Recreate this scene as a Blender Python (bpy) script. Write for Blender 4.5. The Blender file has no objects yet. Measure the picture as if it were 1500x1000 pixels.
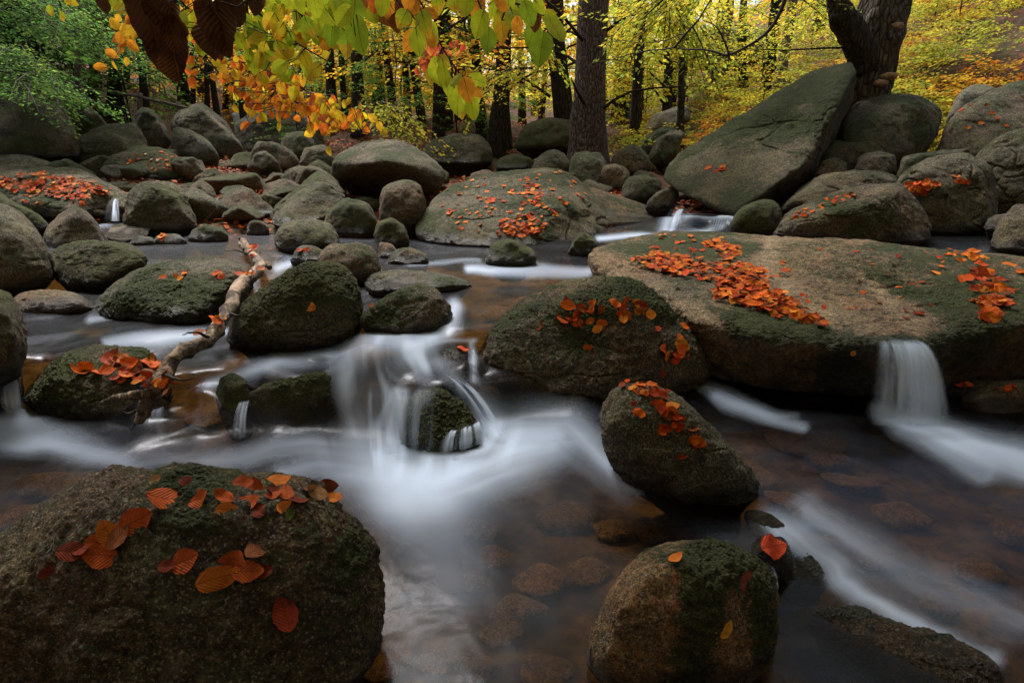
import bpy, bmesh, math, random
import numpy as np
from mathutils import Vector, Matrix
from mathutils.bvhtree import BVHTree

SC = bpy.context.scene
COL = SC.collection
rng = np.random.default_rng(7)
random.seed(7)

# ------------------------------------------------------------------ camera model
CAMZ = 1.1
PITCH = math.radians(18.6)
LENS = 20.0
FPX = 1500 * LENS / 36.0
FW = np.array([0, math.cos(PITCH), -math.sin(PITCH)])
UP = np.array([0, math.sin(PITCH), math.cos(PITCH)])
RT = np.array([1.0, 0, 0])
CAM = np.array([0, 0, CAMZ])

def ray(px, py):
    return FW + RT * ((px - 750) / FPX) + UP * ((500 - py) / FPX)

def PY(px, py, Y):
    """world point seen at that place of the photograph, Y metres ahead"""
    d = ray(px, py)
    return CAM + d * (Y / d[1])

def PZ(px, py, z):
    d = ray(px, py)
    return CAM + d * ((z - CAMZ) / d[2])

def proj(P):
    P = np.asarray(P) - CAM
    f = P @ FW
    f = np.where(f < 0.05, 0.05, f)
    return 750 + FPX * (P @ RT) / f, 500 - FPX * (P @ UP) / f

# ------------------------------------------------------------------ noise
def _hash(ix, iy, iz, seed):
    h = (ix * 374761393 + iy * 668265263 + iz * 2147483647 + seed * 974711) & 0xFFFFFFFF
    h = ((h ^ (h >> 13)) * 1274126177) & 0xFFFFFFFF
    h = (h ^ (h >> 16))
    h = (h * 2246822519) & 0xFFFFFFFF
    h = h ^ (h >> 15)
    return (h & 0xFFFF) / 65535.0 * 2 - 1

def vnoise(P, seed=0):
    P = np.asarray(P, dtype=np.float64)
    i = np.floor(P).astype(np.int64)
    f = P - i
    f = f * f * f * (f * (f * 6 - 15) + 10)
    out = 0
    for dx in (0, 1):
        wx = f[:, 0] if dx else 1 - f[:, 0]
        for dy in (0, 1):
            wy = f[:, 1] if dy else 1 - f[:, 1]
            for dz in (0, 1):
                wz = f[:, 2] if dz else 1 - f[:, 2]
                out = out + wx * wy * wz * _hash(i[:, 0] + dx, i[:, 1] + dy, i[:, 2] + dz, seed)
    return out

def fbm(P, octaves=4, seed=0, gain=0.5, lac=2.03):
    a, s, out = 1.0, 1.0, 0
    for k in range(octaves):
        out = out + a * vnoise(P * s + 17.3 * k, seed + k)
        a *= gain
        s *= lac
    return out

def fbm2(x, y, octaves=4, seed=0, z=0.0):
    return fbm(np.stack([x, y, np.full_like(x, z)], 1), octaves, seed)

def sstep(x, a, b):
    t = np.clip((x - a) / (b - a), 0, 1)
    return t * t * (3 - 2 * t)

# ------------------------------------------------------------------ object helpers
def tag(o, label=None, cat=None, group=None, kind=None):
    if label: o['label'] = label
    if cat: o['category'] = cat
    if group: o['group'] = group
    if kind: o['kind'] = kind
    return o

def mesh_np(name, V, faces, mat, smooth=True, attrs=None, color=None, uv=None):
    """faces: list of (M,k) int arrays"""
    me = bpy.data.meshes.new(name)
    V = np.asarray(V, dtype=np.float32)
    me.vertices.add(len(V))
    me.vertices.foreach_set('co', V.ravel())
    if not isinstance(faces, list): faces = [faces]
    faces = [np.asarray(f, dtype=np.int32) for f in faces if len(f)]
    li = np.concatenate([f.ravel() for f in faces])
    tot = np.concatenate([np.full(len(f), f.shape[1], dtype=np.int32) for f in faces])
    st = np.concatenate([[0], np.cumsum(tot)[:-1]]).astype(np.int32)
    me.loops.add(len(li)); me.loops.foreach_set('vertex_index', li)
    me.polygons.add(len(tot)); me.polygons.foreach_set('loop_start', st); me.polygons.foreach_set('loop_total', tot)
    me.update(calc_edges=True)
    me.polygons.foreach_set('use_smooth', np.full(len(tot), smooth, dtype=bool))
    if attrs:
        for k, a in attrs.items():
            at = me.attributes.new(k, 'FLOAT', 'POINT')
            at.data.foreach_set('value', np.asarray(a, dtype=np.float32))
    if color is not None:
        at = me.attributes.new('lc', 'FLOAT_COLOR', 'POINT')
        c = np.concatenate([color, np.ones((len(color), 1))], 1).astype(np.float32)
        at.data.foreach_set('color', c.ravel())
    if uv is not None:
        ul = me.uv_layers.new(name='UVMap')
        ul.data.foreach_set('uv', uv[li].astype(np.float32).ravel())
    if mat: me.materials.append(mat)
    me.validate()
    return me

def link(name, me, parent=None, loc=None):
    o = bpy.data.objects.new(name, me)
    COL.objects.link(o)
    if parent is not None: o.parent = parent
    if loc is not None: o.location = loc
    return o

def empty(name, loc, rz=0):
    o = bpy.data.objects.new(name, None)
    COL.objects.link(o)
    o.location = loc; o.rotation_euler.z = rz
    o.empty_display_size = 0.1
    return o

def obj_at(name, V, faces, mat, origin, parent=None, **kw):
    """mesh given in world coordinates, stored relative to origin"""
    origin = np.asarray(origin, dtype=float)
    me = mesh_np(name, np.asarray(V) - origin, faces, mat, **kw)
    o = link(name, me, parent)
    if parent is None:
        o.location = origin
    return o

def grid_faces(nu, nv, wrap=False):
    """nu columns (fast index) x nv rows"""
    i = np.arange(nu if wrap else nu - 1); j = np.arange(nv - 1)
    I, J = np.meshgrid(i, j)
    I = I.ravel(); J = J.ravel()
    I2 = (I + 1) % nu
    return np.stack([J * nu + I, J * nu + I2, (J + 1) * nu + I2, (J + 1) * nu + I], 1)

# ------------------------------------------------------------------ materials
class NT:
    def __init__(s, name):
        s.m = bpy.data.materials.new(name); s.m.use_nodes = True
        s.t = s.m.node_tree; s.t.nodes.clear()
        s.out = s.n('ShaderNodeOutputMaterial')
    def n(s, typ, **kw):
        nd = s.t.nodes.new(typ)
        for k, v in kw.items():
            if k.startswith('i_'):
                key = k[2:]
                key = int(key) if key.isdigit() else key.replace('_', ' ')
                s.set(nd.inputs[key], v)
            else: setattr(nd, k, v)
        return nd
    def set(s, inp, v):
        if isinstance(v, bpy.types.NodeSocket): s.t.links.new(v, inp)
        elif isinstance(v, (tuple, list)) and len(v) == 3 and inp.type == 'RGBA': inp.default_value = (*v, 1)
        else: inp.default_value = v
    def noise(s, vec, scale, detail=4, rough=0.55, dist=0.0):
        return s.n('ShaderNodeTexNoise', i_Vector=vec, i_Scale=scale, i_Detail=detail, i_Roughness=rough, i_Distortion=dist).outputs['Fac']
    def vor(s, vec, scale, feature='F1'):
        return s.n('ShaderNodeTexVoronoi', i_Vector=vec, i_Scale=scale, feature=feature)
    def math(s, op, a, b=0.0, clamp=False):
        nd = s.n('ShaderNodeMath', operation=op, use_clamp=clamp)
        s.set(nd.inputs[0], a); s.set(nd.inputs[1], b)
        return nd.outputs[0]
    def ramp(s, fac, a, b, lo=0.0, hi=1.0):
        nd = s.n('ShaderNodeMapRange', clamp=True)
        s.set(nd.inputs[0], fac); s.set(nd.inputs[1], a); s.set(nd.inputs[2], b); s.set(nd.inputs[3], lo); s.set(nd.inputs[4], hi)
        return nd.outputs[0]
    def mix(s, fac, a, b, mode='MIX'):
        nd = s.n('ShaderNodeMix', data_type='RGBA', blend_type=mode)
        s.set(nd.inputs['Factor'], fac); s.set(nd.inputs[6], a); s.set(nd.inputs[7], b)
        return nd.outputs[2]
    def attr(s, name, out='Fac', typ='GEOMETRY'):
        return s.n('ShaderNodeAttribute', attribute_name=name, attribute_type=typ).outputs[out]
    def bump(s, h, strength=0.5, dist=0.01, normal=None):
        nd = s.n('ShaderNodeBump', i_Height=h, i_Strength=strength, i_Distance=dist)
        if normal is not None: s.set(nd.inputs['Normal'], normal)
        return nd.outputs[0]
    def bsdf(s, color, rough=0.8, normal=None, spec=0.5, **kw):
        nd = s.n('ShaderNodeBsdfPrincipled')
        s.set(nd.inputs['Base Color'], color); s.set(nd.inputs['Roughness'], rough)
        s.set(nd.inputs['Specular IOR Level'], spec)
        if normal is not None: s.set(nd.inputs['Normal'], normal)
        return nd.outputs[0]
    def mixs(s, fac, a, b):
        nd = s.n('ShaderNodeMixShader')
        s.set(nd.inputs[0], fac); s.set(nd.inputs[1], a); s.set(nd.inputs[2], b)
        return nd.outputs[0]
    def done(s, shader):
        s.t.links.new(shader, s.out.inputs['Surface'])
        return s.m

def rock_material(name, dark, mid, light, warm, mossc=((0.014, 0.026, 0.007), (0.060, 0.085, 0.018)), lichen=0.5, wetd=0.30):
    k = NT(name)
    g = k.n('ShaderNodeNewGeometry').outputs['Position']
    mp = k.n('ShaderNodeMapping', i_Vector=g)
    mp.inputs['Rotation'].default_value = (0.4, 0.3, 0.7)
    p = mp.outputs[0]
    big = k.noise(p, 3.5, 5, 0.6, 0.4)
    medn = k.noise(p, 19, 5, 0.65)
    fine = k.noise(p, 105, 4, 0.7)
    grain = k.vor(p, 230)
    gcol = k.n('ShaderNodeSeparateColor', i_Color=grain.outputs['Color']).outputs[0]
    a = k.math('ADD', k.math('MULTIPLY', big, 0.75), k.math('MULTIPLY', medn, 0.5))
    a = k.math('ADD', a, k.math('MULTIPLY', fine, 0.55))
    c = k.mix(k.ramp(a, 0.68, 1.08), dark, mid)
    c = k.mix(k.ramp(k.noise(p, 1.7, 3), 0.45, 0.75), c, k.mix(0.6, c, warm))
    c = k.mix(k.math('MULTIPLY', k.attr('warm'), 0.85), c, k.mix(k.ramp(fine, .35, .65), k.mix(.5, warm, dark), warm))
    # crystals, pale and dark
    
    c = k.mix(k.ramp(gcol, 0.16, 0.05, 0, 0.75), c, (dark[0] * .35, dark[1] * .35, dark[2] * .35))
    # lichen crusts
    lm = k.math('MULTIPLY', k.ramp(k.noise(p, 34, 6, 0.7, 0.8), 0.60, 0.68), k.ramp(k.noise(p, 4.2, 3), 0.44, 0.6))
    c = k.mix(k.math('MULTIPLY', lm, lichen), c, light)
    # black algae stains
    st = k.ramp(k.noise(p, 7.5, 6, 0.7, 0.5), 0.56, 0.68)
    c = k.mix(k.math('MULTIPLY', st, 0.55), c, (0.012, 0.011, 0.010))
    # crunchy mottling at several scales
    m1 = k.noise(p, 48, 9, 0.82)
    m2 = k.noise(p, 11, 8, 0.8, 0.3)
    mm_ = k.math('MULTIPLY', k.ramp(m1, 0.38, 0.64, 0.28, 1.9), k.ramp(m2, 0.36, 0.66, 0.50, 1.55))
    m3 = k.noise(p, 170, 6, 0.85)
    mm_ = k.math('MULTIPLY', mm_, k.ramp(m3, 0.38, 0.64, 0.22, 2.0))
    cc = k.n('ShaderNodeCombineColor', i_Red=mm_, i_Green=mm_, i_Blue=mm_).outputs[0]
    hue = k.mix(k.ramp(k.noise(p, 75, 3, .6), .35, .65), (1.12, .93, .86), (.90, 1.06, .84))
    cc = k.mix(1.0, cc, hue, 'MULTIPLY')
    c = k.mix(1.0, c, cc, 'MULTIPLY')
    film = k.math('MULTIPLY', k.ramp(k.noise(p, 2.6, 7, .7), .44, .62), k.ramp(k.n('ShaderNodeSeparateXYZ', i_Vector=k.n('ShaderNodeNewGeometry').outputs['Normal']).outputs[2], -.1, .6))
    oi = k.n('ShaderNodeObjectInfo').outputs['Random']
    tint = k.mix(oi, (1.22, 1.04, .86), (.70, .74, .76))
    tint = k.mix(k.ramp(k.math('FRACT', k.math('MULTIPLY', oi, 7.31)), 0, 1, 0, .6), tint, (1.0, .86, .72))
    c = k.mix(1.0, c, tint, 'MULTIPLY')
    c = k.mix(k.math('MULTIPLY', k.attr('pale'), 0.8), c, k.mix(1.0, (0.24, 0.18, 0.115), cc, 'MULTIPLY'))
    c = k.mix(0.0, c, c)
    c = k.mix(k.math('MULTIPLY', film, k.math('MULTIPLY', k.math('SUBTRACT', 1.0, k.attr('pale')), 0.62)), c, k.mix(1.0, k.mix(m1, (0.038, 0.040, 0.012), (0.130, 0.132, 0.036)), cc, 'MULTIPLY'))
    c = k.mix(k.ramp(gcol, 0.80, 0.95, 0, 0.60), c, light)
    lm2 = k.math('MULTIPLY', k.ramp(k.noise(p, 62, 6, 0.75, 0.6), 0.60, 0.66), k.ramp(k.noise(p, 3.1, 4, .6), 0.47, 0.60))
    c = k.mix(k.math('MULTIPLY', lm2, lichen), c, (light[0] * .85, light[1] * .95, light[2] * .95))
    # moss
    mo = k.math('ADD', k.attr('moss'), k.math('MULTIPLY', k.math('SUBTRACT', k.noise(p, 26, 7, 0.72, 0.3), 0.5), 2.4))
    mo = k.math('ADD', mo, k.math('MULTIPLY', k.math('SUBTRACT', fine, 0.5), 1.0))
    mm = k.ramp(mo, 0.42, 0.66)
    mt = k.ramp(k.math('ADD', k.math('MULTIPLY', fine, .7), k.math('MULTIPLY', k.noise(p, 9, 3), .6)), 0.45, 0.9)
    mc = k.mix(1.0, k.mix(mt, mossc[0], mossc[1]), k.ramp(m3, .4, .62, .35, 1.8), 'MULTIPLY')
    c = k.mix(k.math('MULTIPLY', mm, 0.93), c, mc)
    w = k.attr('wet')
    c = k.mix(k.math('MINIMUM', w, 1.0), c, k.mix(1.0, c, (wetd, wetd, wetd), 'MULTIPLY'))
    c = k.mix(k.ramp(w, 1.1, 2.2, 0, .8), c, (0.02, 0.013, 0.007))
    w = k.math('MINIMUM', w, 1.0)
    r = k.math('SUBTRACT', 0.88, k.math('MULTIPLY', w, 0.62))
    r = k.math('ADD', r, k.math('MULTIPLY', mm, .15), clamp=True)
    r = k.mix(k.ramp(k.attr('wet'), 1.05, 1.3), r, (1, 1, 1))
    h = k.math('ADD', k.math('MULTIPLY', fine, 1.0), k.math('MULTIPLY', medn, 1.6))
    h = k.math('ADD', h, k.math('MULTIPLY', m1, 1.6))
    h = k.math('SUBTRACT', h, k.math('MULTIPLY', grain.outputs['Distance'], 0.45))
    mv = k.vor(p, 150)
    h2 = k.math('MULTIPLY', k.math('SUBTRACT', 1.0, mv.outputs['Distance']), mm)
    h = k.math('ADD', h, k.math('MULTIPLY', h2, 1.3))
    nrm = k.bump(h, 1.0, 0.016)
    return k.done(k.bsdf(c, r, nrm, 0.45))

M = {}
M['rock'] = rock_material('granite_brown', (0.030, 0.024, 0.019), (0.098, 0.070, 0.046), (0.36, 0.31, 0.24), (0.20, 0.115, 0.06))
M['rockgrey'] = rock_material('granite_grey', (0.030, 0.027, 0.020), (0.100, 0.090, 0.062), (0.34, 0.33, 0.27), (0.17, 0.12, 0.07), lichen=0.75)
M['rockpale'] = rock_material('granite_pale', (0.060, 0.044, 0.030), (0.17, 0.122, 0.072), (0.42, 0.37, 0.30), (0.27, 0.155, 0.075))
M['rockmoss'] = rock_material('granite_mossy', (0.022, 0.020, 0.014), (0.085, 0.072, 0.045), (0.27, 0.27, 0.20), (0.13, 0.09, 0.04),
                              mossc=((0.020, 0.030, 0.007), (0.090, 0.105, 0.020)))

def leaf_material(name, veins=False, trans=0.45, rough=0.55, dry=False):
    k = NT(name)
    c = k.attr('lc', 'Color')
    nrm = None
    if veins:
        uv = k.n('ShaderNodeUVMap').outputs[0]
        s = k.n('ShaderNodeSeparateXYZ', i_Vector=uv)
        u, v = s.outputs[0], s.outputs[1]
        du = k.math('ABSOLUTE', k.math('SUBTRACT', u, 0.5))
        ph = k.math('SUBTRACT', k.math('MULTIPLY', v, 9.0), k.math('MULTIPLY', du, 7.0))
        w = k.math('ABSOLUTE', k.math('SUBTRACT', k.math('FRACT', ph), 0.5))
        side = k.ramp(w, 0.10, 0.0)
        midr = k.ramp(du, 0.025, 0.008)
        vn = k.math('MAXIMUM', k.math('MULTIPLY', side, 0.6), midr)
        p = k.n('ShaderNodeNewGeometry').outputs['Position']
        bl = k.ramp(k.noise(p, 55, 5, 0.65), 0.5, 0.72)
        c = k.mix(k.math('MULTIPLY', bl, 0.55 if dry else 0.3), c, k.mix(1.0, c, (0.45, 0.22, 0.12), 'MULTIPLY'))
        c = k.mix(k.math('MULTIPLY', vn, 0.65), c, k.mix(1.0, c, (0.45, 0.36, 0.3), 'MULTIPLY'))
        hh = k.math('SUBTRACT', k.math('MULTIPLY', w, 1.5), vn)
        nrm = k.bump(hh, 0.6, 0.002)
    d = k.bsdf(c, rough, nrm, (0.08 if dry else 0.3) if veins else 0.06)
    t = k.n('ShaderNodeBsdfTranslucent', i_Color=c)
    return k.done(k.mixs(trans, d, t.outputs[0]))

M['leaf'] = leaf_material('beech_leaf', True, 0.5)
M['leafdead'] = leaf_material('fallen_leaf', True, 0.10, 0.55, True)
M['leafdry'] = leaf_material('dry_leaf', True, 0.12, 0.6, True)
M['foliage'] = leaf_material('distant_foliage', False, 0.6, 0.8)

def bark_material(name, c1, c2, sc=1.0, moss=0.3, horiz=False):
    k = NT(name)
    p = k.n('ShaderNodeNewGeometry').outputs['Position']
    mp = k.n('ShaderNodeMapping', i_Vector=p)
    mp.inputs['Scale'].default_value = (1, 1, 4.0) if horiz else (1, 1, 0.3)
    v = mp.outputs[0]
    a = k.noise(v, 28 * sc, 6, 0.7, 0.4)
    b = k.vor(v, 22 * sc, 'DISTANCE_TO_EDGE').outputs['Distance']
    c = k.mix(k.ramp(a, 0.35, 0.68), c1, c2)
    c = k.mix(k.ramp(b, 0.14, 0.0, 0, .8), c, (c1[0] * .3, c1[1] * .3, c1[2] * .3))
    m = k.ramp(k.noise(p, 5, 6, 0.7), 0.52, 0.66)
    c = k.mix(k.math('MULTIPLY', m, moss), c, (0.05, 0.06, 0.02))
    h = k.math('ADD', a, k.ramp(b, 0, 0.22))
    return k.done(k.bsdf(c, 0.9, k.bump(h, 1.0, 0.02), 0.2))

M['bark'] = bark_material('dark_bark', (0.022, 0.018, 0.016), (0.07, 0.058, 0.048))
M['barkpurple'] = bark_material('scaly_spruce_bark', (0.06, 0.045, 0.052), (0.24, 0.19, 0.20), 1.3, .2)
M['barkpale'] = bark_material('pale_bark', (0.13, 0.10, 0.085), (0.34, 0.28, 0.25), 1.0, .15)
M['barkold'] = bark_material('old_beech_bark', (0.035, 0.027, 0.024), (0.17, 0.135, 0.115), 0.9, .3)

def log_material():
    k = NT('peeling_birch_bark')
    t = k.n('ShaderNodeUVMap').outputs[0]
    mp = k.n('ShaderNodeMapping', i_Vector=t); mp.inputs['Scale'].default_value = (1.2, 14, 1)
    a = k.noise(mp.outputs[0], 1.6, 7, 0.7, 0.6)
    p = k.n('ShaderNodeNewGeometry').outputs['Position']
    b = k.noise(p, 60, 6, 0.7)
    c = k.mix(k.ramp(a, 0.45, 0.56), (0.028, 0.020, 0.014), (0.40, 0.29, 0.20))
    c = k.mix(k.ramp(b, 0.4, 0.65, 0, .6), c, (0.10, 0.065, 0.04))
    c = k.mix(k.ramp(k.noise(p, 12, 5, .7), 0.56, 0.66, 0, .8), c, (0.03, 0.04, 0.012))
    h = k.math('ADD', k.ramp(a, .42, .58), k.math('MULTIPLY', b, .5))
    return k.done(k.bsdf(c, 0.75, k.bump(h, 1.0, 0.008), 0.3))
M['log'] = log_material()

def ground_material():
    k = NT('leaf_litter_soil')
    p = k.n('ShaderNodeNewGeometry').outputs['Position']
    a = k.noise(p, 14, 8, 0.75)
    v = k.vor(p, 16)
    vc = k.n('ShaderNodeSeparateColor', i_Color=v.outputs['Color']).outputs[0]
    c = k.mix(k.ramp(a, .35, .65), (0.018, 0.012, 0.009), (0.07, 0.035, 0.02))
    c = k.mix(k.ramp(vc, 0.45, 0.9, 0, .8), c, (0.17, 0.055, 0.025))
    c = k.mix(k.ramp(k.noise(p, 1.1, 5, .65), 0.5, 0.62, 0, .8), c, (0.035, 0.045, 0.012))
    bed = k.attr('bed')
    peb = k.noise(p, 7, 5, .6)
    bc = k.mix(k.ramp(peb, 0.38, 0.66), (0.028, 0.021, 0.009), (0.165, 0.120, 0.045))
    bc = k.mix(k.ramp(k.noise(p, 24, 5, .7), 0.5, 0.62, 0, .7), bc, (0.02, 0.014, 0.008))
    c = k.mix(bed, c, bc)
    return k.done(k.bsdf(c, 0.9, k.bump(k.math('ADD', a, vc), 0.8, 0.03), 0.2))
M['ground'] = ground_material()

def water_material():
    k = NT('stream_water')
    f = k.attr('foam')
    p = k.n('ShaderNodeNewGeometry').outputs['Position']
    bn = k.bump(k.noise(p, 5, 3, .5, .5), 0.25, 0.03)
    tr = k.n('ShaderNodeBsdfTransparent', i_Color=(0.60, 0.45, 0.27))
    gl = k.n('ShaderNodeBsdfGlossy', i_Color=(0.85, 0.9, 1.0), i_Roughness=0.22, i_Normal=bn)
    fr = k.n('ShaderNodeFresnel', i_IOR=1.33, i_Normal=bn).outputs[0]
    base = k.mixs(k.math('MULTIPLY', fr, 0.5), tr.outputs[0], gl.outputs[0])
    di = k.bsdf((0.58, 0.71, 0.94), 0.6, None, 0.2)
    tl = k.n('ShaderNodeBsdfTranslucent', i_Color=(0.7, 0.78, 0.88))
    milk = k.mixs(0.25, di, tl.outputs[0])
    return k.done(k.mixs(f, base, milk))
M['water'] = water_material()

def fall_material():
    k = NT('falling_water')
    f = k.attr('foam')
    tr = k.n('ShaderNodeBsdfTransparent')
    di = k.bsdf((0.60, 0.72, 0.93), 0.5, None, 0.3)
    tl = k.n('ShaderNodeBsdfTranslucent', i_Color=(0.7, 0.78, 0.88))
    return k.done(k.mixs(f, tr.outputs[0], k.mixs(0.35, di, tl.outputs[0])))
M['fall'] = fall_material()

def plain(name, c1, c2, sc=20, rough=.8):
    k = NT(name)
    p = k.n('ShaderNodeNewGeometry').outputs['Position']
    a = k.noise(p, sc, 5, .65)
    return k.done(k.bsdf(k.mix(k.ramp(a, .35, .65), c1, c2), rough, k.bump(a, .6, .01), .3))
M['fungus'] = plain('bracket_fungus', (0.10, 0.06, 0.04), (0.42, 0.27, 0.17), 40)
M['rail'] = plain('weathered_rail_wood', (0.09, 0.06, 0.05), (0.28, 0.20, 0.17), 25)
M['twig'] = plain('twig_bark', (0.015, 0.011, 0.009), (0.05, 0.035, 0.028), 80)
M['post'] = plain('pale_post', (0.35, 0.38, 0.42), (0.6, 0.63, 0.68), 30)
# ------------------------------------------------------------------ water levels
WPTS = [(100,700,0),(-100,760,0),(700,750,0),(950,700,0),(1100,650,0),(1400,650,0),(1600,700,0),(1300,850,0),(1500,950,0),(600,950,0),(850,900,0),(1150,600,0),(1000,620,0),
        (760,625,0),(1250,620,0),(250,665,0),(450,650,0),(520,665,0),(0,625,0),(-60,640,0),(340,650,0),(640,690,0),(560,690,0),(200,1000,0),(900,1100,0),(0,1200,0),
        (90,640,0),(1450,620,0),(1600,610,0),(1250,720,0),(1100,800,0),(150,640,0),
        (200,480,.2),(300,535,.16),(350,520,.18),(0,595,0),(40,602,0),(90,625,0),(250,620,.02),(275,600,.04),(60,480,.2),(10,520,.2),(-80,520,.2),(420,525,.18),(480,518,.2),(250,545,.17),(120,510,.2),(290,570,.12),(460,535,.17),
        (560,492,.245),(610,490,.25),(520,520,.22),(150,430,.22),(380,480,.22),(60,450,.22),
        (670,470,.275),(740,430,.29),(650,400,.3),(850,390,.3),(780,400,.3),(690,440,.285),(600,385,.31),(900,400,.3),
        (420,385,.30),(400,355,.33),(280,362,.33),(220,372,.33),(350,368,.32),(100,370,.33),(480,360,.32),
        (640,385,.31),(900,345,.36),(960,340,.37),(1040,338,.40),(1100,345,.40),(1500,350,.42),
        (1010,316,.52),(1060,316,.53),(160,322,.38),(165,296,.5),(170,285,.52),(320,312,.40),(1500,600,0),(700,555,.12),(690,530,.2)]
_wp = np.array([PZ(*q) for q in WPTS])

def W(x, y):
    x = np.atleast_1d(np.asarray(x, float)); y = np.atleast_1d(np.asarray(y, float))
    num = np.zeros_like(x); den = np.zeros_like(x)
    for a in _wp:
        w = 1.0 / (((x - a[0]) ** 2 + ((y - a[1]) * 1.15) ** 2) ** 2.0 + 1e-6)
        num += w * a[2]; den += w
    z = num / den
    for (cx, cy, h, rx, ry) in WB:
        z = z + h * np.exp(-((x - cx) / rx) ** 2 - ((y - cy) / ry) ** 2)
    return z
WB = []
_d = PY(640, 600, 2.14); WB.append((_d[0], _d[1] + .02, 0.045, 0.15, 0.12))
_d = PZ(545, 520, .22); WB.append((_d[0], _d[1], 0.05, 0.10, 0.10))
_d = PZ(1165, 800, .0); WB.append((_d[0], _d[1], 0.03, 0.12, 0.08))

BY = [-60, -14, -6, -3, -1.2, 0, 5.15, 5.7, 6.5, 9, 12, 16, 25, 45, 75, 140]
BZ = [26, 10, 3.6, 1.0, -0.15, -.2, 0.14, .40, .53, .74, 1.08, 1.5, 2.4, 4.6, 8, 14]  # unseen rise behind the camera is added to block low sky light
def T(x, y):
    x = np.atleast_1d(np.asarray(x, float)); y = np.atleast_1d(np.asarray(y, float))
    z = np.interp(y, BY, BZ)
    bedw = 1 - sstep(y, 4.9, 5.5)
    wz = W(x, np.clip(y, 0, 6)) - 0.20
    z = np.where(y > -1.2, z * (1 - bedw) + wz * bedw, z)
    # channels that feed the stream
    for cx, cy, d in ((1.75, 5.7, .20), (-3.9, 5.6, .14)):
        z = z - d * np.exp(-((x - cx) / .45) ** 2 - ((y - cy) / 0.7) ** 2)
    # banks
    side = np.maximum(np.abs(x) - (np.maximum(y, 0) * 0.95 + 2.6), 0)
    z = z + 0.5 * side * (y < 9) * (1 - sstep(y, 6, 9))
    z = z + 0.42 * np.clip(x - 2.6 - 0.10 * y, 0, 40) * sstep(y, 7.5, 12)
    z = z + 0.38 * np.maximum(-x - 5.0 - .18 * y, 0) * sstep(y, 6.5, 10)
    n = fbm2(x * .35, y * .35, 5, 3)
    z = z + n * 0.30 * sstep(y, 6.0, 14) + fbm2(x * 2.1, y * 2.1, 4, 9) * .045 * (0.4 + sstep(y, 5, 8))
    z = z + fbm2(x * .1, y * .1, 2, 5) * 1.2 * sstep(np.hypot(x, y), 20, 50)
    return z

# ground sheet
def sinh_axis(lo, hi, n, fine):
    t = np.linspace(math.asinh(lo / fine), math.asinh(hi / fine), n)
    return np.sinh(t) * fine
gx = sinh_axis(-90, 90, 360, 1.6)
gy = sinh_axis(-60, 120, 460, 1.8)
GX, GY = np.meshgrid(gx, gy)
GZ = T(GX.ravel(), GY.ravel())
inner = (1 - sstep(GY.ravel(), 5.2, 5.8)) * sstep(GY.ravel(), -1.6, -1.0)
me = mesh_np('ground', np.stack([GX.ravel(), GY.ravel(), GZ], 1), grid_faces(360, 460), M['ground'], attrs={'bed': inner})
tag(link('ground', me), kind='structure')

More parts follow.
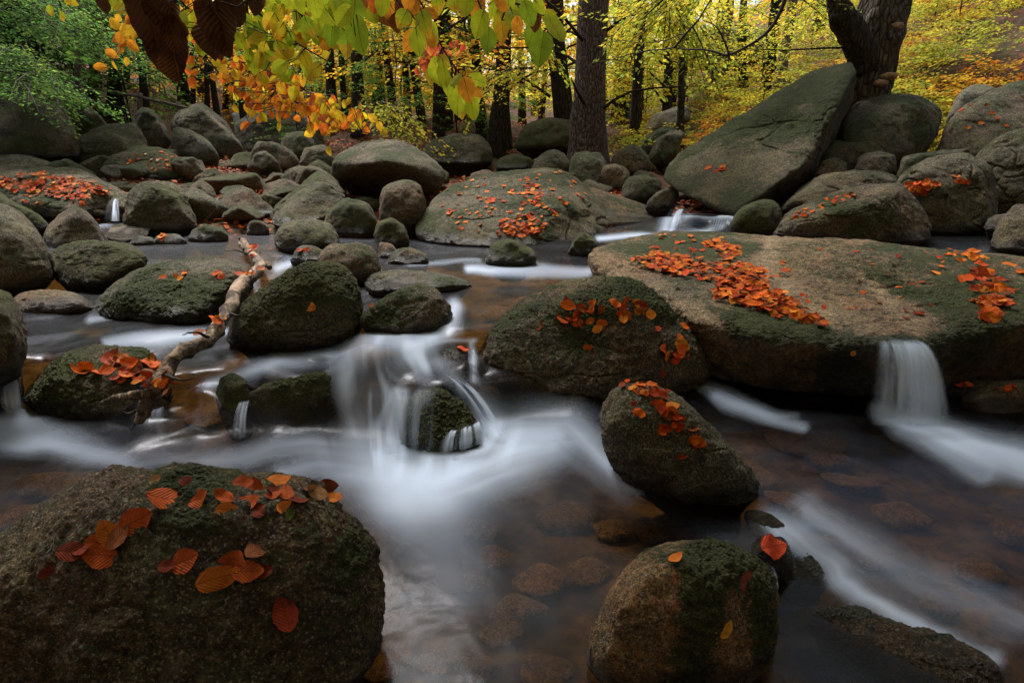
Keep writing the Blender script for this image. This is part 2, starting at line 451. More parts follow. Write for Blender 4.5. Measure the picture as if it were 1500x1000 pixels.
# ------------------------------------------------------------------ foam
def blob(cx, cy, r, a, ry=None): return ('b', cx, cy, r, ry or r, a)
FO = [
 ('s', [(665,452),(648,478),(618,505),(575,545),(555,590),(548,640),(590,690)], [9,13,19,24,28,32,44], .66, 3),
 ('s', [(560,492),(530,520),(515,560),(512,600),(520,640)], [14,20,20,18,22], .66, 3),
 ('s', [(585,500),(632,530),(682,580),(712,612),(745,650)], [15,15,13,14,26], .55, 3),
 ('s', [(560,560),(570,600),(575,640)], [14,14,18], .5, 1),
 blob(615, 690, 95, .93, 38), blob(600, 730, 55, .45, 40), blob(560,640,45,.5,22),
 ('s', [(700,640),(760,625),(820,625),(868,655),(905,690),(925,712)], [24,26,26,26,24,20], .42, 2),
 ('s', [(640,700),(740,660),(800,650)], [40,34,30], .55, 2),
 ('s', [(625,720),(645,790),(655,850)], [60,62,60], .22, 0),
 ('s', [(560,655),(450,648),(340,668),(200,680),(60,650),(-40,630)], [18,15,14,14,18,22], .36, 2),
 ('s', [(560,690),(460,680),(400,690)], [30,16,10], .28, 2),
 ('s', [(580,505),(500,520),(420,528),(350,548),(300,560)], [18,14,10,9,8], .42, 2),
 ('s', [(340,484),(280,488),(225,494),(160,505)], [6,10,10,8], .55, 2),
 ('s', [(130,465),(160,461)], [8,5], .3, 0),
 blob(-10, 612, 60, .55, 18), blob(60, 640, 60, .2, 20),
 ('s', [(1288,598),(1330,612),(1400,640),(1500,678),(1600,700)], [12,22,22,22,22], .75, 2),
 ('s', [(1310,600),(1360,640),(1440,690)], [14,20,16], .35, 2),
 ('s', [(1020,566),(1060,584),(1110,602),(1180,622)], [9,13,12,8], .34, 2), ('s', [(1045,580),(1100,596),(1170,602)], [6,8,5], .22, 2),
 ('s', [(1135,760),(1175,782),(1215,820),(1260,868),(1340,915),(1460,965)], [14,16,16,18,16,14], .52, 2),
 ('s', [(1180,750),(1260,800),(1350,850),(1500,905)], [24,34,36,34], .26, 2),
 ('s', [(1120,745),(1160,800),(1150,850)], [5,6,5], .25, 1),
 ('s', [(868,396),(800,394),(740,396),(680,400)], [6,9,7,5], .72, 2),
 ('s', [(700,386),(640,389),(600,392)], [3,4,3], .3, 2),
 ('s', [(872,345),(950,341),(1060,336)], [4,4,4], .65, 0),
 ('s', [(975,338),(985,318),(1020,312),(1075,320)], [12,12,10,8], .85, 1),
 ('s', [(150,324),(175,322)], [7,5], .9, 0), ('s', [(168,318),(172,296),(185,286)], [8,7,4], .8, 1),
 ('s', [(345,368),(390,372),(430,378)], [3,3,3], .08, 0),
 ('s', [(400,392),(425,384)], [6,5], .5, 0),
 ('s', [(685,500),(692,530),(694,560)], [4,5,5], .5, 1),
 ('s', [(620,508),(650,500),(690,497)], [3,3,3], .4, 0),
 ('s', [(700,600),(760,660)], [30,30], .12, 0),
]
def seg_dist(px, py, poly, wid):
    best = np.full(px.shape, 1e9); sp = np.zeros_like(px); tp = np.zeros_like(px)
    L = 0.0
    P = np.array(poly, float)
    for i in range(len(P) - 1):
        a, b = P[i], P[i + 1]; d = b - a; l = np.hypot(*d)
        t = np.clip(((px - a[0]) * d[0] + (py - a[1]) * d[1]) / (l * l), 0, 1)
        qx = px - (a[0] + d[0] * t); qy = py - (a[1] + d[1] * t)
        w = wid[i] + (wid[i + 1] - wid[i]) * t
        dd = np.hypot(qx, qy) / w
        sg = np.sign(qx * d[1] - qy * d[0])
        m = dd < best
        best = np.where(m, dd, best); sp = np.where(m, L + l * t, sp); tp = np.where(m, sg * dd * w, tp)
        L += l
    return best, sp, tp

def foam_field(px, py):
    out = np.zeros_like(px)
    # large soft flow warp
    wx = px + 10 * fbm2(px * .012, py * .02, 2, 41); wy = py + 6 * fbm2(px * .012, py * .02, 2, 42)
    for k, f in enumerate(FO):
        if f[0] == 'b':
            _, cx, cy, rx, ry, a = f
            g = np.exp(-((wx - cx) / rx) ** 2 - ((wy - cy) / ry) ** 2)
            v = a * g * (1 + .18 * fbm2(px * .02, py * .05, 2, 50 + k))
        else:
            _, poly, wid, a, st = f
            d, s, t = seg_dist(wx, wy, poly, wid)
            g = .80 * np.exp(-(d ** 2) * .9) + .20 * np.exp(-d * .8)
            if st == 1:
                n = fbm2(t * .075 + 30 * k, s * .006, 2, 60 + k); n2 = fbm2(t * .32 + 11 * k, s * .004, 2, 160 + k); g = g * np.clip(.84 + .60 * n + .10 * n2, 0, 1.3)
            elif st == 2:
                n = fbm2(t * .055 + 30 * k, s * .004, 2, 60 + k); n2 = fbm2(t * .22 + 11 * k, s * .003, 2, 160 + k); g = g * np.clip(.92 + .38 * n + .06 * n2, 0, 1.3)
            v = a * g
        out = 1 - (1 - out) * (1 - np.clip(v, 0, .98))
    # the fall of the cascade: streaks run downhill
    reg = np.exp(-((px - 600) / 130) ** 4 - ((py - 590) / 85) ** 4)
    dn = fbm2(px * .050 + .12 * fbm2(px * .01, py * .01, 2, 5) * 10, py * .009 + 3, 3, 91)
    out = out * (1 + reg * (np.clip(.80 + .95 * dn, .25, 1.25) - 1))
    g = np.exp(-((px - 648) / 44) ** 2 - ((py - 615) / 32) ** 2)
    out *= 1 - .62 * g
    g = np.exp(-((px - 560) / 30) ** 2 - ((py - 545) / 22) ** 2)
    out *= 1 - .35 * g
    return out

nu, nv = 640, 620
ys = np.concatenate([np.linspace(0.35, 3.0, 420, endpoint=False), np.linspace(3.0, 6.4, 200)])
us = np.linspace(-1.35, 1.35, nu)
U_, Y_ = np.meshgrid(us, ys)
X_ = U_ * (Y_ + 0.25)
X_ = X_.ravel(); Y_ = Y_.ravel()
Z_ = W(X_, Y_)
Z_ = Z_ + fbm2(X_ * 3, Y_ * 3, 3, 31) * .004
P_ = np.stack([X_, Y_, Z_], 1)
pxw, pyw = proj(P_)
foam = foam_field(pxw, pyw)
foam = np.clip((foam - .05) / .95, 0, 1) + np.clip(fbm2(X_ * 3.0, Y_ * 5.0, 3, 77), -.2, 1) * .02
me = mesh_np('stream_water', P_, grid_faces(nu, nv), M['water'], attrs={'foam': np.clip(foam, 0, 1)})
tag(link('stream_water', me), kind='structure')

# ------------------------------------------------------------------ rocks
_ico = {}
def ico(level):
    if level not in _ico:
        bm = bmesh.new(); bmesh.ops.create_icosphere(bm, subdivisions=level, radius=1)
        V = np.array([v.co[:] for v in bm.verts]); F = np.array([[v.index for v in f.verts] for f in bm.faces])
        bm.free()
        V /= np.linalg.norm(V, axis=1)[:, None]
        _ico[level] = (V, F)
    return _ico[level]

def hull_planes(pts):
    bm = bmesh.new()
    for p in pts: bm.verts.new(p)
    bmesh.ops.convex_hull(bm, input=bm.verts)
    N, D = [], []
    bm.normal_update()
    fs = sorted([f for f in bm.faces if f.calc_area() > 1e-6], key=lambda f: -f.calc_area())
    for f in fs:
        n = np.array(f.normal[:]); d = float(n @ np.array(f.verts[0].co[:]))
        if d < 0: n, d = -n, -d
        if all(n @ m < 0.975 for m in N):
            N.append(n); D.append(max(d, .02))
    bm.free()
    return np.array(N), np.array(D)

ROCKS = {}
def build_rock(pts, level, seed, p=10, amp=.05, rough=.012, crease=0.0, cuts=0):
    pts = np.array(pts, float)
    c = (pts.max(0) + pts.min(0)) / 2 * .5 + pts.mean(0) * .5
    ext = (pts.max(0) - pts.min(0)) / 2
    N, D = hull_planes((pts - c) / ext)
    if cuts:
        rc = np.random.default_rng(seed + 1000); Q = (pts - c) / ext
        for _ in range(cuts):
            n_ = rc.normal(size=3); n_[2] = abs(n_[2]) * .8; n_[1] -= .35; n_ /= np.linalg.norm(n_)
            s_ = (Q @ n_).max() * rc.uniform(.76, .93)
            N = np.concatenate([N, [n_]]); D = np.concatenate([D, [s_]])
    V, F = ico(level)
    dots = np.clip(V @ N.T, 0, None) / D
    r = (dots ** p).sum(1) ** (-1.0 / p)
    r = np.minimum(r, 2.2)
    P = V * r[:, None] * ext
    s = float(np.cbrt(np.prod(ext)))
    q = P / s
    o = seed * 3.7
    nrm = P / np.linalg.norm(P, axis=1)[:, None]
    disp = s * amp * fbm(q * 1.1 + o, 3, seed)
    rid = 1 - np.abs(fbm(q * 1.9 + o + 9, 3, seed + 50))
    disp += s * amp * .5 * (rid - .7)
    if crease > 0:
        cr = np.abs(fbm(q * np.array([1.2, 1.2, 2.6]) + o + 21, 3, seed + 90))
        disp -= s * crease * np.exp(-(cr / .05) ** 2)
    Pw = P + c
    disp += s * .018 * fbm(q * 4.5 + o, 3, seed + 33)
    disp += rough * fbm(Pw * 9 + o, 3, seed + 3) * 0.8
    if level >= 6: disp += rough * .35 * fbm(Pw * 45, 3, seed + 5)
    if level >= 7: disp += .0022 * fbm(Pw * 170, 2, seed + 6)
    P = P + nrm * disp[:, None]
    return P + c, F

def vnormals(P, F):
    fn = np.cross(P[F[:, 1]] - P[F[:, 0]], P[F[:, 2]] - P[F[:, 0]])
    n = np.zeros_like(P)
    for k in range(3): np.add.at(n, F[:, k], fn)
    return n / (np.linalg.norm(n, axis=1)[:, None] + 1e-12)

def rock(key, label, out=None, z=None, Y=None, D=None, pts=None, moss=.35, warm=0.0, mat='rock', level=None, seed=None,
         p=22, amp=.055, rough=.010, crease=0.022, cuts=6, ring=.74, group=None, wetband=.05, grow=1.045, side=False, paint=None, name='boulder', lean=.55):
    """out: outline in the photograph's pixels; z: height of the ground or water it stands on"""
    seed = seed if seed is not None else (abs(hash(key)) % 1 + sum(ord(ch) * (i + 1) for i, ch in enumerate(key)) % 997)
    if pts is None:
        o = np.array(out, float)
        c0 = (o.max(0) + o.min(0)) / 2
        pb = o[:, 1].max(); pt = o[:, 1].min()
        o0 = o.copy()
        if Y is None: Y = PZ(c0[0], pb, z)[1]
        if z is None: z = PY(c0[0], pb, Y)[2]
        wid = (o[:, 0].max() - o[:, 0].min()) / FPX * Y
        if D is None: D = .75 * wid
        g_ = np.array([grow, grow]); off = 0.0
        for it in range(4):
          o = c0 + (o0 - c0) * g_ + np.array([off, 0])
          P3 = []
          for (x, y) in o:
              t = np.clip((pb - y) / (pb - pt), 0, 1)
              P3.append(PY(x, y, Y + D * (.10 + lean * t ** .8)))
              # front and back rings
              xi, yi = c0 + (np.array([x, y]) - c0) * ring
              ti = np.clip((pb - yi) / (pb - pt), 0, 1)
              P3.append(PY(xi, yi, Y + D * (.0 + lean * .62 * ti ** 1.2)))
              xb, yb = c0 + (np.array([x, y]) - c0) * .80
              P3.append(PY(xb, yb, Y + D * 1.0))
              if t < .35:
                  q = P3[-3].copy(); q[2] -= max(.08, .25 * wid * .5); q[1] += .05
                  P3.append(q)
          if it == 3: break
          tp, _ = build_rock(P3, 4, seed, p, amp, rough, crease, cuts)
          tp = tp[tp[:, 2] > z - .02] if len(tp[tp[:, 2] > z - .02]) > 30 else tp
          a, b_ = proj(tp)
          tw = o0[:, 0].max() - o0[:, 0].min()
          g_[0] = np.clip(g_[0] * tw / max(a.max() - a.min(), 1), .8, 1.35)
          g_[1] = np.clip(g_[1] * (c0[1] - o0[:, 1].min()) / max(c0[1] - b_.min(), 1), .8, 1.35)
          off += np.clip((o0[:, 0].max() + o0[:, 0].min()) / 2 - (a.max() + a.min()) / 2, -20, 20)
        pts = P3
        pxs = (o0[:, 0].max() - o0[:, 0].min())
    else:
        pts = [PY(*q) for q in pts]
        a, b = proj(np.array(pts)); pxs = a.max() - a.min()
        if z is None: z = min(q[2] for q in pts)
    if level is None:
        level = 7 if pxs > 260 else 6 if pxs > 105 else 5 if pxs > 40 else 4
    P, F = build_rock(pts, level, seed, p, amp, rough, crease, cuts if out is not None else 0)
    # undercut below the water or soil line, so that the stone meets it steeply
    if z is not None:
        cz = P.mean(0); k_ = np.clip((z + .005 - P[:, 2]) / .05, 0, 1)[:, None]
        P[:, :2] = cz[:2] + (P[:, :2] - cz[:2]) * (1 - .22 * k_); P[:, 2] -= .05 * k_[:, 0]
    n = vnormals(P, F)
    up = n[:, 2]
    mo = moss + .13 + .42 * (up - .30) + .42 * fbm(P * 3.2 + seed, 3, seed + 11)
    we = 1 - sstep(P[:, 2] - z + .035 * fbm(P * 7, 3, seed + 8), wetband * .5, wetband * 1.7) if wetband > 0 else np.zeros(len(P))
    wa = np.full(len(P), float(warm)) + .25 * fbm(P * 2.4 + seed, 2, seed + 19) * (warm > 0)
    pale = np.zeros(len(P))
    if paint is not None:
        px, py = proj(P)
        mo, wa, we = paint(P, n, px, py, mo, wa, we)
        if hasattr(paint, 'pale'):
            pl = seg_dist(px + 9 * fbm2(px * .03, py * .05, 3, 6), py, paint.pale[0][0], paint.pale[0][1])[0]
            for q in paint.pale[1:]: pl = np.minimum(pl, seg_dist(px + 9 * fbm2(px * .03, py * .05, 3, 6), py, q[0], q[1])[0])
            pale = np.exp(-pl ** 2) * (n[:, 2] > .2); mo = mo - .5 * pale
    we = we + 1.6 * sstep(z + .01 - P[:, 2], 0, .05)
    if level >= 6:
        bump = np.clip(mo - .45, 0, .5) * .016 * (1 + .8 * fbm(P * 120, 2, 5))
        P = P + n * bump[:, None]
    lo = P.min(0); og = np.array([(P[:, 0].max() + lo[0]) / 2, (P[:, 1].max() + lo[1]) / 2, lo[2]])
    ob = obj_at(name, P, F, M[mat], og, attrs={'moss': mo, 'wet': np.clip(we, 0, 2.2), 'warm': np.clip(wa, 0, 1), 'pale': pale})
    tag(ob, label, 'boulder' if name == 'boulder' else 'rock', group)
    ROCKS[key] = (BVHTree.FromPolygons(P.tolist(), F.tolist()), P, ob, label)
    return ob
# ------------------------------------------------------------------ the boulders, one by one
def gpaint(bumps=(), warm=(), wet=(), pale=None):
    """patches given in photo pixels: (cx, cy, rx, ry, amount)"""
    def f(P, n, px, py, mo, wa, we):
        for (cx, cy, rx, ry, a) in bumps: mo = mo + a * np.exp(-((px - cx) / rx) ** 2 - ((py - cy) / ry) ** 2)
        for (cx, cy, rx, ry, a) in warm: wa = wa + a * np.exp(-((px - cx) / rx) ** 2 - ((py - cy) / ry) ** 2)
        for (cx, cy, rx, ry, a) in wet: we = we + a * np.exp(-((px - cx) / rx) ** 2 - ((py - cy) / ry) ** 2)
        return mo, wa, we
    if pale: f.pale = pale
    return f

# --- near
rock('fore', 'big rough grey-brown boulder in the near corner with large curled leaves on top',
     out=[(-190,1020),(-120,900),(0,850),(60,800),(140,750),(165,712),(195,688),(260,682),(390,690),(480,712),(538,760),(560,830),(562,880),(530,960),(480,1050),(300,1130),(0,1150)],
     z=0.0, D=.55, moss=.02, level=8, p=12, amp=.045, rough=.016, lean=.72, mat='rock',
     paint=gpaint(bumps=[(290,768,55,25,.6),(520,810,55,70,.75),(280,710,50,18,.7),(430,800,60,50,.5),(500,960,60,60,.4)]))
rock('br', 'rounded tan granite boulder with a wide dark moss strip and one small yellow leaf',
     out=[(868,990),(862,920),(885,862),(945,808),(1000,792),(1060,796),(1110,818),(1138,868),(1140,930),(1110,1010),(1040,1060),(930,1060)],
     z=0.0, D=.42, moss=-.25, warm=.4, level=7, mat='rockpale', amp=.03, rough=.007,
     paint=gpaint(bumps=[(1030,880,40,70,1.4),(1010,990,44,80,1.3),(1070,815,80,32,1.2),(1118,880,28,75,1.2),(950,812,40,14,.8),(1120,960,24,60,1.0)], warm=[(1065,920,25,60,.5)]))
ZP = lambda px, py, z: (px, py, float(PZ(px, py, z)[1]))
rock('ridge', 'low dark mossy ledge over which thin water slips right of the tan boulder', pts=[
     ZP(1085,742,.015), ZP(1130,752,.02), ZP(1165,785,.02), ZP(1205,835,.018), ZP(1216,856,.01), ZP(1195,866,-.01), ZP(1150,840,.0), ZP(1120,790,.01),
     ZP(1080,790,-.12), ZP(1140,890,-.12), ZP(1230,880,-.12), ZP(1200,800,-.12), ZP(1120,740,-.12)],
     moss=.05, mat='rock', z=-.02, wetband=.3, level=7, amp=.02, rough=.004, p=8)
rock('lowbr', 'long low wet rock with pink end barely out of the water at bottom right', pts=[
     ZP(1170,880,.0), ZP(1230,890,.012), ZP(1300,908,.02), ZP(1380,930,.035), ZP(1440,950,.055), ZP(1480,985,.03), ZP(1440,1030,.0), ZP(1300,980,-.03), ZP(1200,940,-.03),
     ZP(1150,950,-.15), ZP(1250,1060,-.15), ZP(1450,1090,-.15), ZP(1520,1000,-.15), ZP(1300,890,-.15)],
     moss=-.30, mat='rockpale', z=-.01, wetband=.10, level=7, amp=.02, rough=.005, p=9, warm=.45, paint=gpaint(bumps=[(1250,897,90,9,.9),(1380,932,40,6,.6)]))
rock('redtip', 'small dark wet stone with one red leaf stuck to its top', out=[(1090,830),(1105,795),(1140,785),(1160,810),(1165,850),(1130,870),(1100,860)], z=-.02, D=.14, moss=.1, wetband=.3, name='rock')
rock('lean', 'speckled elongated boulder leaning down into the pool below the central boulder',
     out=[(880,600),(888,578),(910,560),(945,562),(990,590),(1040,640),(1085,690),(1112,728),(1100,752),(1040,738),(975,706),(920,680),(890,645)],
     z=0.0, D=.42, moss=-.05, mat='rockgrey', level=7, lean=.6, amp=.04, rough=.012, p=8,
     paint=gpaint(warm=[(930,575,50,20,.7),(1010,620,40,30,.3)], bumps=[(1060,700,60,16,.35)], wet=[(960,700,100,20,.5)]))
rock('central', 'large dark granite boulder in mid-stream with orange leaves across its mossy top',
     out=[(694,512),(704,478),(740,448),(800,420),(870,405),(905,406),(960,432),(1010,468),(1038,520),(1042,565),(1010,600),(930,592),(850,600),(790,602),(745,590),(708,550)],
     z=0.0, D=.75, moss=.05, level=8, mat='rock', p=9, lean=.75, amp=.035, rough=.014,
     paint=gpaint(bumps=[(900,430,110,28,.5),(720,480,35,25,.2),(960,470,60,30,.3)], wet=[(850,600,200,30,.4)]))
rock('slab', 'huge flat granite slab with piles of orange leaves and a waterfall at its lip', pts=[
     (848,388,3.75),(858,365,3.9),(900,348,4.25),(1000,336,4.55),(1150,343,4.2),(1400,360,3.75),(1620,388,3.3),
     (880,400,3.72),(960,425,3.1),(1030,468,2.66),(1080,486,2.5),(1180,502,2.38),(1290,500,2.34),(1370,500,2.33),(1470,478,2.4),(1620,455,2.5),
     (1035,500,2.62),(1045,562,2.62),(1180,594,2.43),(1270,596,2.42),(1385,575,2.44),(1500,552,2.6),(1640,540,2.7),
     (900,420,3.75),(1050,600,2.8),(1200,630,2.6),(1400,620,2.7),(1640,600,2.9),(1050,420,4.4),(1600,430,3.9),(880,420,4.0)],
     z=0.02, moss=-.12, mat='rockpale', level=8, p=26, amp=.030, rough=.016, warm=.22,
     paint=gpaint(bumps=[(1240,545,46,52,1.5),(1410,505,55,50,.9),(1310,500,50,14,1.2),(1000,390,120,30,.35),(1120,470,110,25,.75),(1400,420,110,50,.6),(980,355,110,16,.5),(1060,360,80,12,.4),(1290,400,60,30,.25),(1360,560,60,40,.5)],
                  warm=[(1130,410,26,45,.5),(1160,450,60,30,.5),(1280,440,50,30,.5),(1180,375,60,14,.35),(920,380,50,22,.4),(1130,555,90,25,.35)],
                  wet=[(1100,545,160,38,.85),(1440,530,120,40,.85),(1260,550,60,50,.8),(1020,425,80,25,.25)], pale=[([(1140,350),(1122,375),(1128,405),(1175,440),(1240,472),(1285,488)],[16,14,16,18,20,16]),([(1262,408),(1300,440),(1350,482)],[7,9,16]),([(870,400),(950,432),(1000,455),(1050,470)],[16,16,12,10])]))
rock('slabfoot', 'low lit brown stone with leaves at the water under the right end of the slab', out=[(1408,585),(1430,565),(1470,556),(1520,562),(1540,590),(1500,606),(1440,608)], z=0.0, D=.22, moss=.15, warm=.35, name='rock')
rock('slabfoot2', 'small shaded stone with leaves tucked under the slab above the low brown stone', out=[(1380,566),(1400,552),(1450,552),(1470,566),(1440,580),(1400,580)], z=0.02, D=.16, moss=.3, name='rock')
rock('pebdark', 'small dark round stone at the foot of the central boulder beside the white water', out=[(690,590),(698,570),(715,562),(732,572),(735,596),(715,606)], z=0, D=.12, moss=.1, wetband=.3, name='rock')
rock('step', 'smooth submerged brown rock with a red leaf on its top left of the central boulder', out=[(618,535),(630,515),(660,503),(685,510),(692,540),(685,570),(650,565),(625,552)], z=.06, D=.25, moss=.15, wetband=.3, name='rock', p=7)
rock('dome', 'round green mossy boulder half veiled by the white cascade', pts=[
     (578,640,1.99),(580,602,2.03),(604,576,2.09),(640,566,2.12),(678,586,2.09),(704,620,2.02),(714,650,1.95),(650,664,1.92),(596,657,1.94),(640,600,2.36),(600,620,2.3),(690,630,2.28),(640,640,1.95),
     (600,700,2.05),(690,700,2.05)], z=0, moss=1.1, mat='rockmoss', level=7, p=7, wetband=.0, amp=.03)
rock('logrock', 'wet dark green mossy boulder at left carrying the lower end of the fallen birch branch',
     out=[(34,585),(58,552),(110,520),(165,507),(205,514),(240,545),(252,585),(232,622),(195,646),(130,634),(66,606)],
     z=.0, Y=2.12, D=.55, moss=.55, mat='rockmoss', level=7, lean=.7, rough=.016, paint=gpaint(warm=[(165,518,45,18,.9)], bumps=[(165,518,40,14,-.7)]))
rock('bigmoss', 'big smooth olive-mossy boulder leaning right beside the birch branch with one orange leaf',
     out=[(332,496),(342,465),(372,432),(420,400),(470,386),(508,386),(527,402),(531,440),(524,480),(490,508),(430,516),(360,505)],
     z=.2, D=.62, moss=.42, mat='rockmoss', level=7, p=8, lean=.6, amp=.03,
     paint=gpaint(bumps=[(430,410,90,40,.35),(450,490,90,22,-.55)]))
rock('pairL', 'small dark mossy stone, left one of the pair parting the thin fall', out=[(315,580),(322,556),(345,546),(370,557),(374,600),(350,622),(325,612)], z=.0, D=.15, moss=.6, mat='rockmoss')
rock('pairR', 'low dark mossy stone, longer right one of the pair in the left pool', out=[(358,600),(366,575),(400,562),(450,556),(482,548),(497,560),(496,595),(450,620),(390,622)], z=.0, D=.17, moss=.6, mat='rockmoss', rough=.013)
rock('greenslab', 'broad flat green-stained slab under the upper part of the birch branch',
     out=[(134,455),(165,420),(215,388),(280,378),(345,380),(372,400),(362,430),(320,458),(290,474),(210,482),(150,474)], z=.2, D=1.0, lean=.85, moss=.30, mat='rockgrey', level=7, p=12, rough=.012,
     paint=gpaint(bumps=[(200,460,80,18,.5),(300,440,60,20,.3),(310,395,50,15,-.3)], warm=[(220,462,20,6,.4),(265,438,20,6,.5)]))
rock('edgeL1', 'tall mossy boulder cut off by the left edge beside the dark left pool', out=[(-120,560),(-110,440),(-40,420),(10,432),(35,470),(40,500),(10,540),(-30,570)], z=.2, D=.5, moss=.4, mat='rockmoss')
rock('reddish', 'flat smooth reddish-brown stone under the dark oval boulder at left', out=[(12,445),(40,424),(90,424),(138,436),(140,452),(100,462),(30,462)], z=.21, D=.4, moss=-.3, warm=.6, mat='rock', name='rock', p=8)
rock('oval', 'dark oval mossy boulder in the shade above the flat reddish stone', out=[(68,385),(85,360),(130,352),(180,355),(212,372),(216,382),(190,400),(150,418),(95,420)], z=.26, D=.55, moss=.35, mat='rockmoss')
rock('greyL', 'large grey scaly boulder at the left edge above the dark oval boulder', out=[(-140,420),(-120,320),(-40,296),(15,300),(45,318),(66,350),(80,380),(70,410),(10,432)], z=.26, D=.9, moss=.15, mat='rockgrey', crease=.02, p=9)
rock('brownL', 'smooth dark brown dome-shaped boulder behind the oval boulder at left', out=[(62,350),(78,318),(105,304),(125,306),(146,326),(160,355),(120,366),(70,366)], z=.32, D=.5, moss=.0, mat='rock', p=8)
rock('mossL', 'sloping boulder with bright green moss streaks at the left edge above the grey scaly one', out=[(-130,330),(-100,262),(-20,262),(20,290),(72,322),(60,338),(0,340)], Y=5.2, D=.7, moss=.75, mat='rockmoss')
rock('leafslab', 'broad flat grey slab strewn with orange leaves at far left above the tiny white fall',
     out=[(-80,300),(-40,250),(60,244),(115,248),(165,270),(195,286),(180,300),(150,322),(100,320),(40,310)], Y=5.6, D=1.7, lean=.8, moss=.05, mat='rockgrey', level=7, p=16,
     paint=gpaint(warm=[(150,290,30,20,.4)]))
rock('flatL', 'thin flat slab lying behind the leaf-strewn slab at far left', out=[(-60,246),(-20,224),(40,224),(80,240),(70,250),(0,252)], Y=7.6, D=1.2, moss=.25, mat='rockgrey')
rock('darkcliff', 'huge dark shaded boulder at far left with ferns hanging over it', out=[(-160,225),(-140,120),(-40,90),(60,105),(108,150),(118,190),(100,218),(40,232)], Y=8.0, D=2.0, moss=.25, mat='rockmoss', seed=5, level=6)
rock('darkcliff2', 'dark sloping rock slab behind the huge shaded boulder at far left', out=[(60,190),(70,130),(95,128),(130,150),(162,182),(140,200),(100,205)], Y=10.2, D=1.5, moss=.2, mat='rockmoss')
rock('m1', 'broad mossy brown boulder between the dark boulder and the upright rounded stone', out=[(88,236),(105,208),(150,188),(182,181),(205,196),(216,214),(170,228),(130,246),(98,242)], Y=8.8, D=1.1, moss=.3, mat='rockmoss')
rock('m1b', 'pale flat-faced rock leaning behind the broad mossy brown boulder', out=[(160,200),(172,184),(196,180),(212,200),(220,216),(190,222)], z=.8, Y=9.9, D=.6, moss=.1, mat='rockgrey')
rock('m2', 'upright rounded pale-olive stone standing between two larger back boulders', out=[(195,190),(198,166),(212,157),(226,162),(242,180),(251,200),(240,214),(218,212)], z=.95, Y=10.8, D=.8, moss=.2, mat='rockgrey')
rock('m3', 'large humped pale-olive boulder at the back left with the highest rounded top', out=[(250,185),(258,164),(286,151),(305,158),(330,182),(352,208),(362,224),(320,232),(270,222)], z=.9, Y=10.6, D=1.7, moss=.22, mat='rockgrey', level=6)
rock('m4', 'oval boulder with a dark underside in front of the humped pale-olive boulder', out=[(251,205),(255,190),(275,186),(300,200),(321,220),(314,232),(290,230),(262,222)], z=.8, Y=9.6, D=.7, moss=.2, mat='rockgrey', p=8)
rock('m5', 'long low olive mossy boulder with leaf bits on top, left of the stone field', out=[(148,245),(160,226),(205,214),(245,217),(272,236),(296,256),(262,262),(215,264),(165,264)], Y=8.1, D=1.3, lean=.8, moss=.4, mat='rockmoss', level=6)
rock('m6', 'broad grey boulder at the back behind the orange-leaved branch', out=[(344,205),(350,180),(368,163),(400,158),(440,162),(470,180),(478,215),(440,228),(370,226)], z=.95, Y=11.5, D=1.6, moss=.0, mat='rockgrey', level=6)
rock('m7', 'black shaded rounded rock in front of the broad grey back boulder', out=[(366,218),(378,207),(405,209),(430,220),(441,236),(430,246),(400,244),(372,234)], z=.72, Y=9.2, D=.6, moss=-.1, mat='rock')
rock('m8', 'small rounded brown stone just in front of the black shaded rock', out=[(362,238),(372,223),(390,221),(408,236),(412,244),(385,250),(365,246)], z=.68, Y=8.6, D=.4, moss=.2, mat='rockmoss')
rock('m9', 'pale mossy stone tucked right of the broad grey back boulder', out=[(410,212),(420,195),(440,192),(460,205),(468,222),(440,226),(415,222)], z=.9, Y=10.0, D=.6, moss=.4, mat='rockmoss')
rock('m10', 'smooth pale stone left of the big dark overhanging boulder', out=[(438,240),(446,218),(470,212),(492,222),(490,245),(465,252),(445,248)], z=.75, Y=8.8, D=.6, moss=.2, mat='rockgrey')
rock('slant', 'large wedge-shaped olive rock tilted up to the right in front of the dark boulder', pts=[
     (394,322,5.7),(400,300,6.0),(470,246,6.5),(494,258,6.5),(510,288,6.2),(505,300,5.9),(450,335,5.5),(402,345,5.3),(420,310,5.5),(475,270,6.0),(440,285,7.0),(500,290,7.0),(420,330,6.6)], moss=.28, mat='rockmoss', p=16, z=.42, level=6)
rock('m11', 'low rounded olive boulder below the wedge-shaped rock', out=[(402,352),(408,332),(440,320),(480,323),(498,342),(494,360),(450,368),(412,366)], z=.34, D=.5, moss=.3, mat='rockmoss', p=7)
rock('m12', 'angular upright mossy rock between the wedge and the dark round stone', out=[(474,335),(480,308),(508,290),(540,298),(552,318),(548,350),(520,362),(485,360)], z=.36, Y=5.3, D=.5, moss=.3, mat='rockgrey', p=18)
rock('m13', 'small green mossy stone beside the upright angular rock', out=[(547,345),(556,325),(575,319),(594,328),(600,350),(580,362),(555,362)], z=.36, D=.3, moss=.7, mat='rockmoss', name='rock')
rock('m14', 'smooth tan egg-shaped boulder right behind the big olive-mossy boulder', out=[(465,385),(480,365),(510,353),(540,357),(557,375),(558,398),(540,412),(500,410)], z=.3, D=.38, moss=.05, warm=.35, mat='rock', p=7)
rock('m15', 'low pebbly grey rock lying across the upper pool', out=[(530,418),(548,402),(600,395),(650,397),(690,412),(692,420),(650,428),(560,430)], z=.28, D=.42, moss=.15, mat='rockgrey', rough=.012, lean=.8)
rock('m16', 'dark rough mossy boulder just above the head of the white cascade', out=[(528,470),(545,448),(580,425),(612,416),(642,424),(662,450),(660,480),(630,492),(580,488),(540,485)], z=.245, D=.42, moss=.22, mat='rock', rough=.016)
